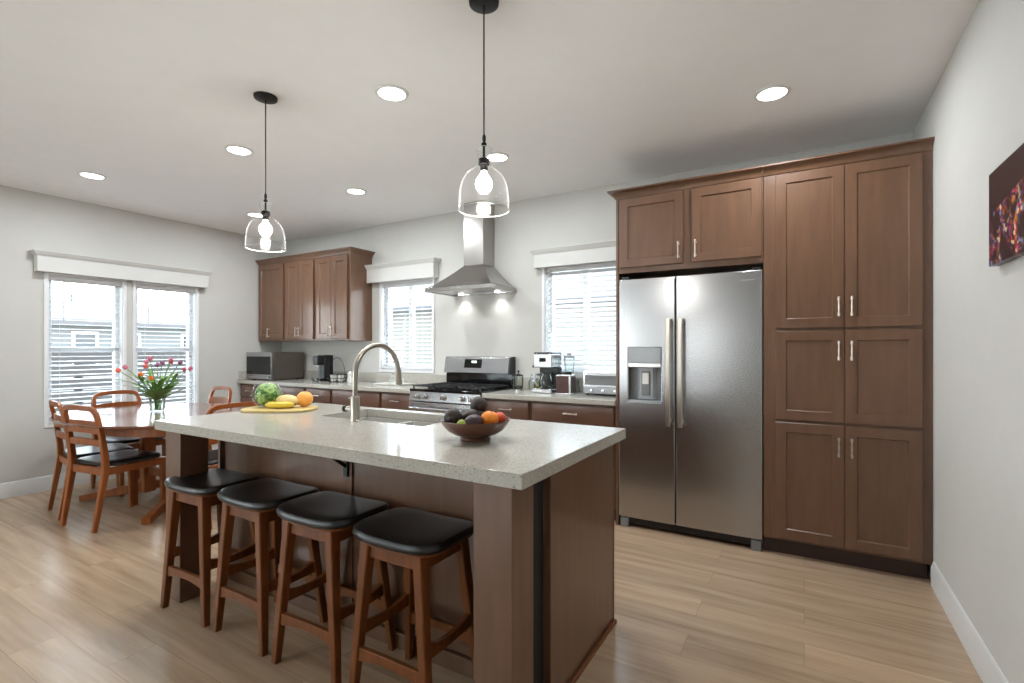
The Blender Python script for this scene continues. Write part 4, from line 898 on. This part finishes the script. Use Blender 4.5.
obj('lid', MB().lathe([(0.046, 0.1655), (0.046, 0.175), (0.001, 0.18)], 24, (0.01, -0.048, 0)), 'black', c_)
obj('handle', MB().bar([(-0.045, -0.085, 0.165), (-0.062, -0.115, 0.16), (-0.066, -0.12, 0.10), (-0.05, -0.09, 0.06)], 0.018, 0.010, (1, 0, 0)), 'lgrey', c_)
# blender jar behind
t = T('blender', 'slim blender with clear jar behind the coffee maker', 'blender', -1.77, 3.99)
obj('base', MB().lathe([(0.06, 0), (0.06, 0.02), (0.045, 0.12)], 24), 'black', t)
obj('jar', MB().lathe([(0.036, 0.1205), (0.05, 0.30), (0.047, 0.30), (0.033, 0.125), (0.001, 0.124)], 24), 'jar', t); obj('lid', MB().lathe([(0.05, 0.3005), (0.05, 0.315), (0.02, 0.32), (0.018, 0.34), (0.001, 0.342)], 24), 'lgrey', t)
# coffee grinder box
t = T('coffee_grinder', 'square brown and chrome burr grinder in front of the blender', 'grinder', -1.715, 3.80, R(8))
obj('body', MB().box(-0.065, 0.065, -0.07, 0.075, 0.012, 0.15), 'copper', t, 0.006); obj('base', MB().box(-0.07, 0.07, -0.075, 0.08, 0, 0.0115), 'chrome', t, 0.003)
obj('front_trim', MB().box(0.045, 0.062, -0.075, -0.0705, 0.012, 0.15), 'chrome', t, 0.001)
obj('top_cap', MB().box(-0.067, 0.067, -0.072, 0.077, 0.1505, 0.164), 'chrome', t, 0.003); obj('hopper_lid', MB().lathe([(0.05, 0.1645), (0.05, 0.185), (0.02, 0.195), (0.001, 0.197)], 24), 'black', t)
cup(-1.645, 3.97, 0.03, 0.10, 'jar', 'clear glass tumbler between grinder and toaster oven', 'tumbler')
# toaster oven
t = T('toaster_oven', 'low steel toaster oven against the refrigerator panel', 'toaster oven', -1.385, 3.92)
obj('case', MB().box(-0.18, 0.18, -0.12, 0.14, 0.012, 0.20), 'steel', t, 0.006)
d = obj('door', MB().box(-0.172, 0.172, -0.135, -0.1205, 0.065, 0.192), 'steel', t, 0.003); obj('door_window', MB().box(-0.155, 0.155, -0.138, -0.1345, 0.085, 0.165), 'grey', d, 0.001)
mb = MB(); mb.tube([(-0.13, -0.155, 0.178), (0.13, -0.155, 0.178)], 0.006, 10)
for x in (-0.12, 0.12): mb.tube([(x, -0.135, 0.178), (x, -0.155, 0.178)], 0.004, 8)
obj('handle', mb, 'chrome', d)
cpn = obj('control_strip', MB().box(-0.172, 0.172, -0.132, -0.1205, 0.016, 0.062), 'lgrey', t, 0.002)
for x in (-0.1, 0.0, 0.1): obj('knob', MB().lathe([(0.013, 0), (0.012, -0.012), (0.001, -0.013)], 18, (x, -0.132, 0.039), 'y'), 'chrome', cpn)
for x in (-0.15, 0.15):
    for y in (-0.09, 0.11): obj('foot', MB().cyl((x, y, 0), 0.012, 0.012), 'black', t)

# ------------------------------------------------------------ ceiling lights
def lamp_at(parent, z, r, e, col=(0.91, 0.955, 1.0), typ='AREA'):
    l = bpy.data.lights.new('lamp', typ); l.energy = e; l.color = col
    if typ == 'AREA': l.shape = 'DISK'; l.size = r*2
    else: l.shadow_soft_size = r
    o = bpy.data.objects.new('lamp', l); C.objects.link(o); o.parent = parent; o.location = (0, 0, z); return o
def downlight(x, y, lab):
    t = thing('recessed_light', lab, 'light', (x, y, H), group='recessed ceiling lights')
    obj('trim_ring', MB().lathe([(0.092, -0.0005), (0.090, -0.006), (0.074, -0.008), (0.072, -0.0005)], 36, closed=True), 'trim', t)
    obj('lens', MB().lathe([(0.0715, -0.001), (0.0715, -0.005), (0.001, -0.0055)], 36), 'lens', t)
    lamp_at(t, -0.009, 0.07, LAMP_W)
for x, y, lab in ((-0.153, 3.081, 'lit recessed ceiling light in front of the tall pantry, rightmost of all'),
                  (-1.956, 2.018, 'lit recessed ceiling light between the two pendants, largest in view'),
                  (-3.45, 2.046, 'lit recessed ceiling light just left of the far pendant cord'),
                  (-4.98, 1.74, 'lit recessed ceiling light over the dining table, leftmost of all'),
                  (-3.446, 3.107, 'lit recessed ceiling light in front of the wall cabinets'),
                  (-1.944, 3.083, 'lit recessed ceiling light seen beside the near pendant glass'),
                  (-4.952, 3.12, 'lit recessed ceiling light seen behind the far pendant glass')):
    downlight(x, y, lab)
for x in (-3.4,):  # unseen fill light, added to brighten the room from behind the camera
    for y in (-2.2,): downlight(x, y, 'added unseen ceiling light for fill behind the camera')
def make_pendant():
    t = thing('pendant_light', '', 'pendant light', group='clear glass pendants over the island')
    obj('canopy', MB().lathe([(0.001, -0.018), (0.05, -0.017), (0.06, -0.013), (0.062, -0.0005)], 32), 'bronze', t)
    obj('cord', MB().tube([(0, 0, -0.0175), (0, 0, -0.55)], 0.0032, 8), 'bronze', t)
    obj('stem_fitting', MB().lathe([(0.004, -0.54), (0.008, -0.55), (0.0075, -0.565), (0.005, -0.57), (0.011, -0.578), (0.011, -0.584), (0.005, -0.59), (0.005, -0.632)], 18), 'bronze', t)
    obj('socket', MB().lathe([(0.010, -0.636), (0.0225, -0.642), (0.0225, -0.664), (0.016, -0.668), (0.016, -0.69)], 24), 'bronze', t)
    prof = [(0.033, -0.600), (0.029, -0.615), (0.0245, -0.640), (0.024, -0.658), (0.030, -0.672), (0.050, -0.686), (0.072, -0.703), (0.087, -0.727), (0.096, -0.757), (0.1, -0.79), (0.102, -0.846)]
    inn = [(r_-0.0022, z+0.0005) for r_, z in prof][::-1]
    obj('glass_shade', MB().lathe(prof, 48, cap0=False, cap1=False), 'shade', t)
    for r_, z_, q_ in ((0.1022, -0.848, 0.0013), (0.0332, -0.5995, 0.0009)): obj('glass_rim', MB().tube([(r_*math.cos(2*PI*k/48), r_*math.sin(2*PI*k/48), z_) for k in range(48)], q_, 8, closed=True), 'rimglass', t)
    b = obj('bulb', MB().lathe([(0.012, -0.690), (0.014, -0.70), (0.031, -0.725), (0.035, -0.742), (0.030, -0.762), (0.018, -0.776), (0.001, -0.781)], 24), 'bulb', t)
    return t
pd = make_pendant(); pd.location = (-1.118, 1.674, H); pd['label'] = 'clear glass pendant nearest the camera, hanging in front of the range hood'
p2 = dup(pd, (-2.594, 1.69, H), 0, 'clear glass pendant farther away, hanging left of the wall cabinets')
for p_ in (pd, p2): lamp_at(p_, -0.80, 0.03, 8, (1, 0.96, 0.9), 'POINT')

# ------------------------------------------------------------ wall art
t = thing('canvas_print', 'dark canvas print of a night crowd with coloured lights on the right wall', 'picture', (XR-0.001, 2.075, 1.59))
obj('canvas', MB().box(-0.028, 0, -0.37, 0.37, 0.0, 0.335), 'art', t, 0.002)

# ------------------------------------------------------------ outside
struct('ground', MB().box(-40, 12, -30, 30, -0.35, -0.30), 'ground')
def house(name, x0, x1, y0, y1, zb, ze, zr, mat, lab, face, wins, ridge='y'):
    loc = ((x0+x1)/2, (y0+y1)/2, -0.3); t = thing(name, lab, 'building', loc)
    obj('wall', MB().box(x0, x1, y0, y1, -0.3, ze), mat, t, off=loc)
    e = 0.35; mb = MB()
    if ridge == 'y': xm = (x0+x1)/2; mb.prism([(x0-e, ze-0.08), (x1+e, ze-0.08), (x1+e, ze+0.04), (xm, zr), (x0-e, ze+0.04)], y0-e, y1+e, 'y')
    else: ym = (y0+y1)/2; mb.prism([(y0-e, ze-0.08), (y1+e, ze-0.08), (y1+e, ze+0.04), (ym, zr), (y0-e, ze+0.04)], x0-e, x1+e, 'x')
    obj('roof', mb, 'roof', t, off=loc)
    for a, b_, c0, c1 in wins:
        if face == 'x':
            f = obj('window_frame', MB().box(x1-0.02, x1+0.03, a-0.06, b_+0.06, c0-0.06, c1+0.06), 'vinyl', t, off=loc); obj('pane', MB().box(x1+0.0305, x1+0.035, a, b_, c0, c1), 'winglass', f, off=loc)
        else:
            f = obj('window_frame', MB().box(a-0.06, b_+0.06, y0-0.03, y0+0.02, c0-0.06, c1+0.06), 'vinyl', t, off=loc); obj('pane', MB().box(a, b_, y0-0.035, y0-0.0305, c0, c1), 'winglass', f, off=loc)
house('neighbour_house', -24, -15.0, 0.5, 9.5, 0, 1.95, 2.75, 'siding', 'pale single-storey house with dark roof seen through the dining windows', 'x', [(4.9, 5.3, 0.9, 1.65), (5.7, 6.2, 0.9, 1.65), (7.3, 7.8, 0.9, 1.65), (8.1, 8.6, 0.9, 1.65)])
house('neighbour_house', -14.0, 0.0, 11.5, 18, 0, 2.5, 4.0, 'siding2', 'tan house with low roof seen through the kitchen windows', 'y', [(-8.2, -7.4, 0.9, 1.9), (-2.6, -1.8, 0.9, 1.9)], 'x')
t = thing('slatted_fence', 'dark slatted fence outside the left dining window', 'fence', (-12, 4, -0.3)); mb = MB()
for k in range(6): mb.box(-0.02, 0.02, -6, 6, 0.08+k*0.245, 0.30+k*0.245)
obj('boards', mb, 'fence', t)
for y in range(-6, 7, 2): obj('post', MB().box(-0.12, -0.021, y-0.05, y+0.05, 0, 1.55), 'fence', t)
t = thing('conifer_tree', 'slender dark conifer seen through the upper left dining window', 'tree', (-26, 8.4, -0.3))
obj('trunk', MB().lathe([(0.09, 0), (0.02, 3.7)], 12), 'bark', t); mb = MB()
for k in range(14):
    z = 0.5+k*0.225; r_ = 0.42*(1-k/15); mb.lathe([(r_, 0), (r_*0.9, 0.04), (0.04, 0.42)], 14, (0, 0, z))
obj('foliage', mb, 'conifer', t)
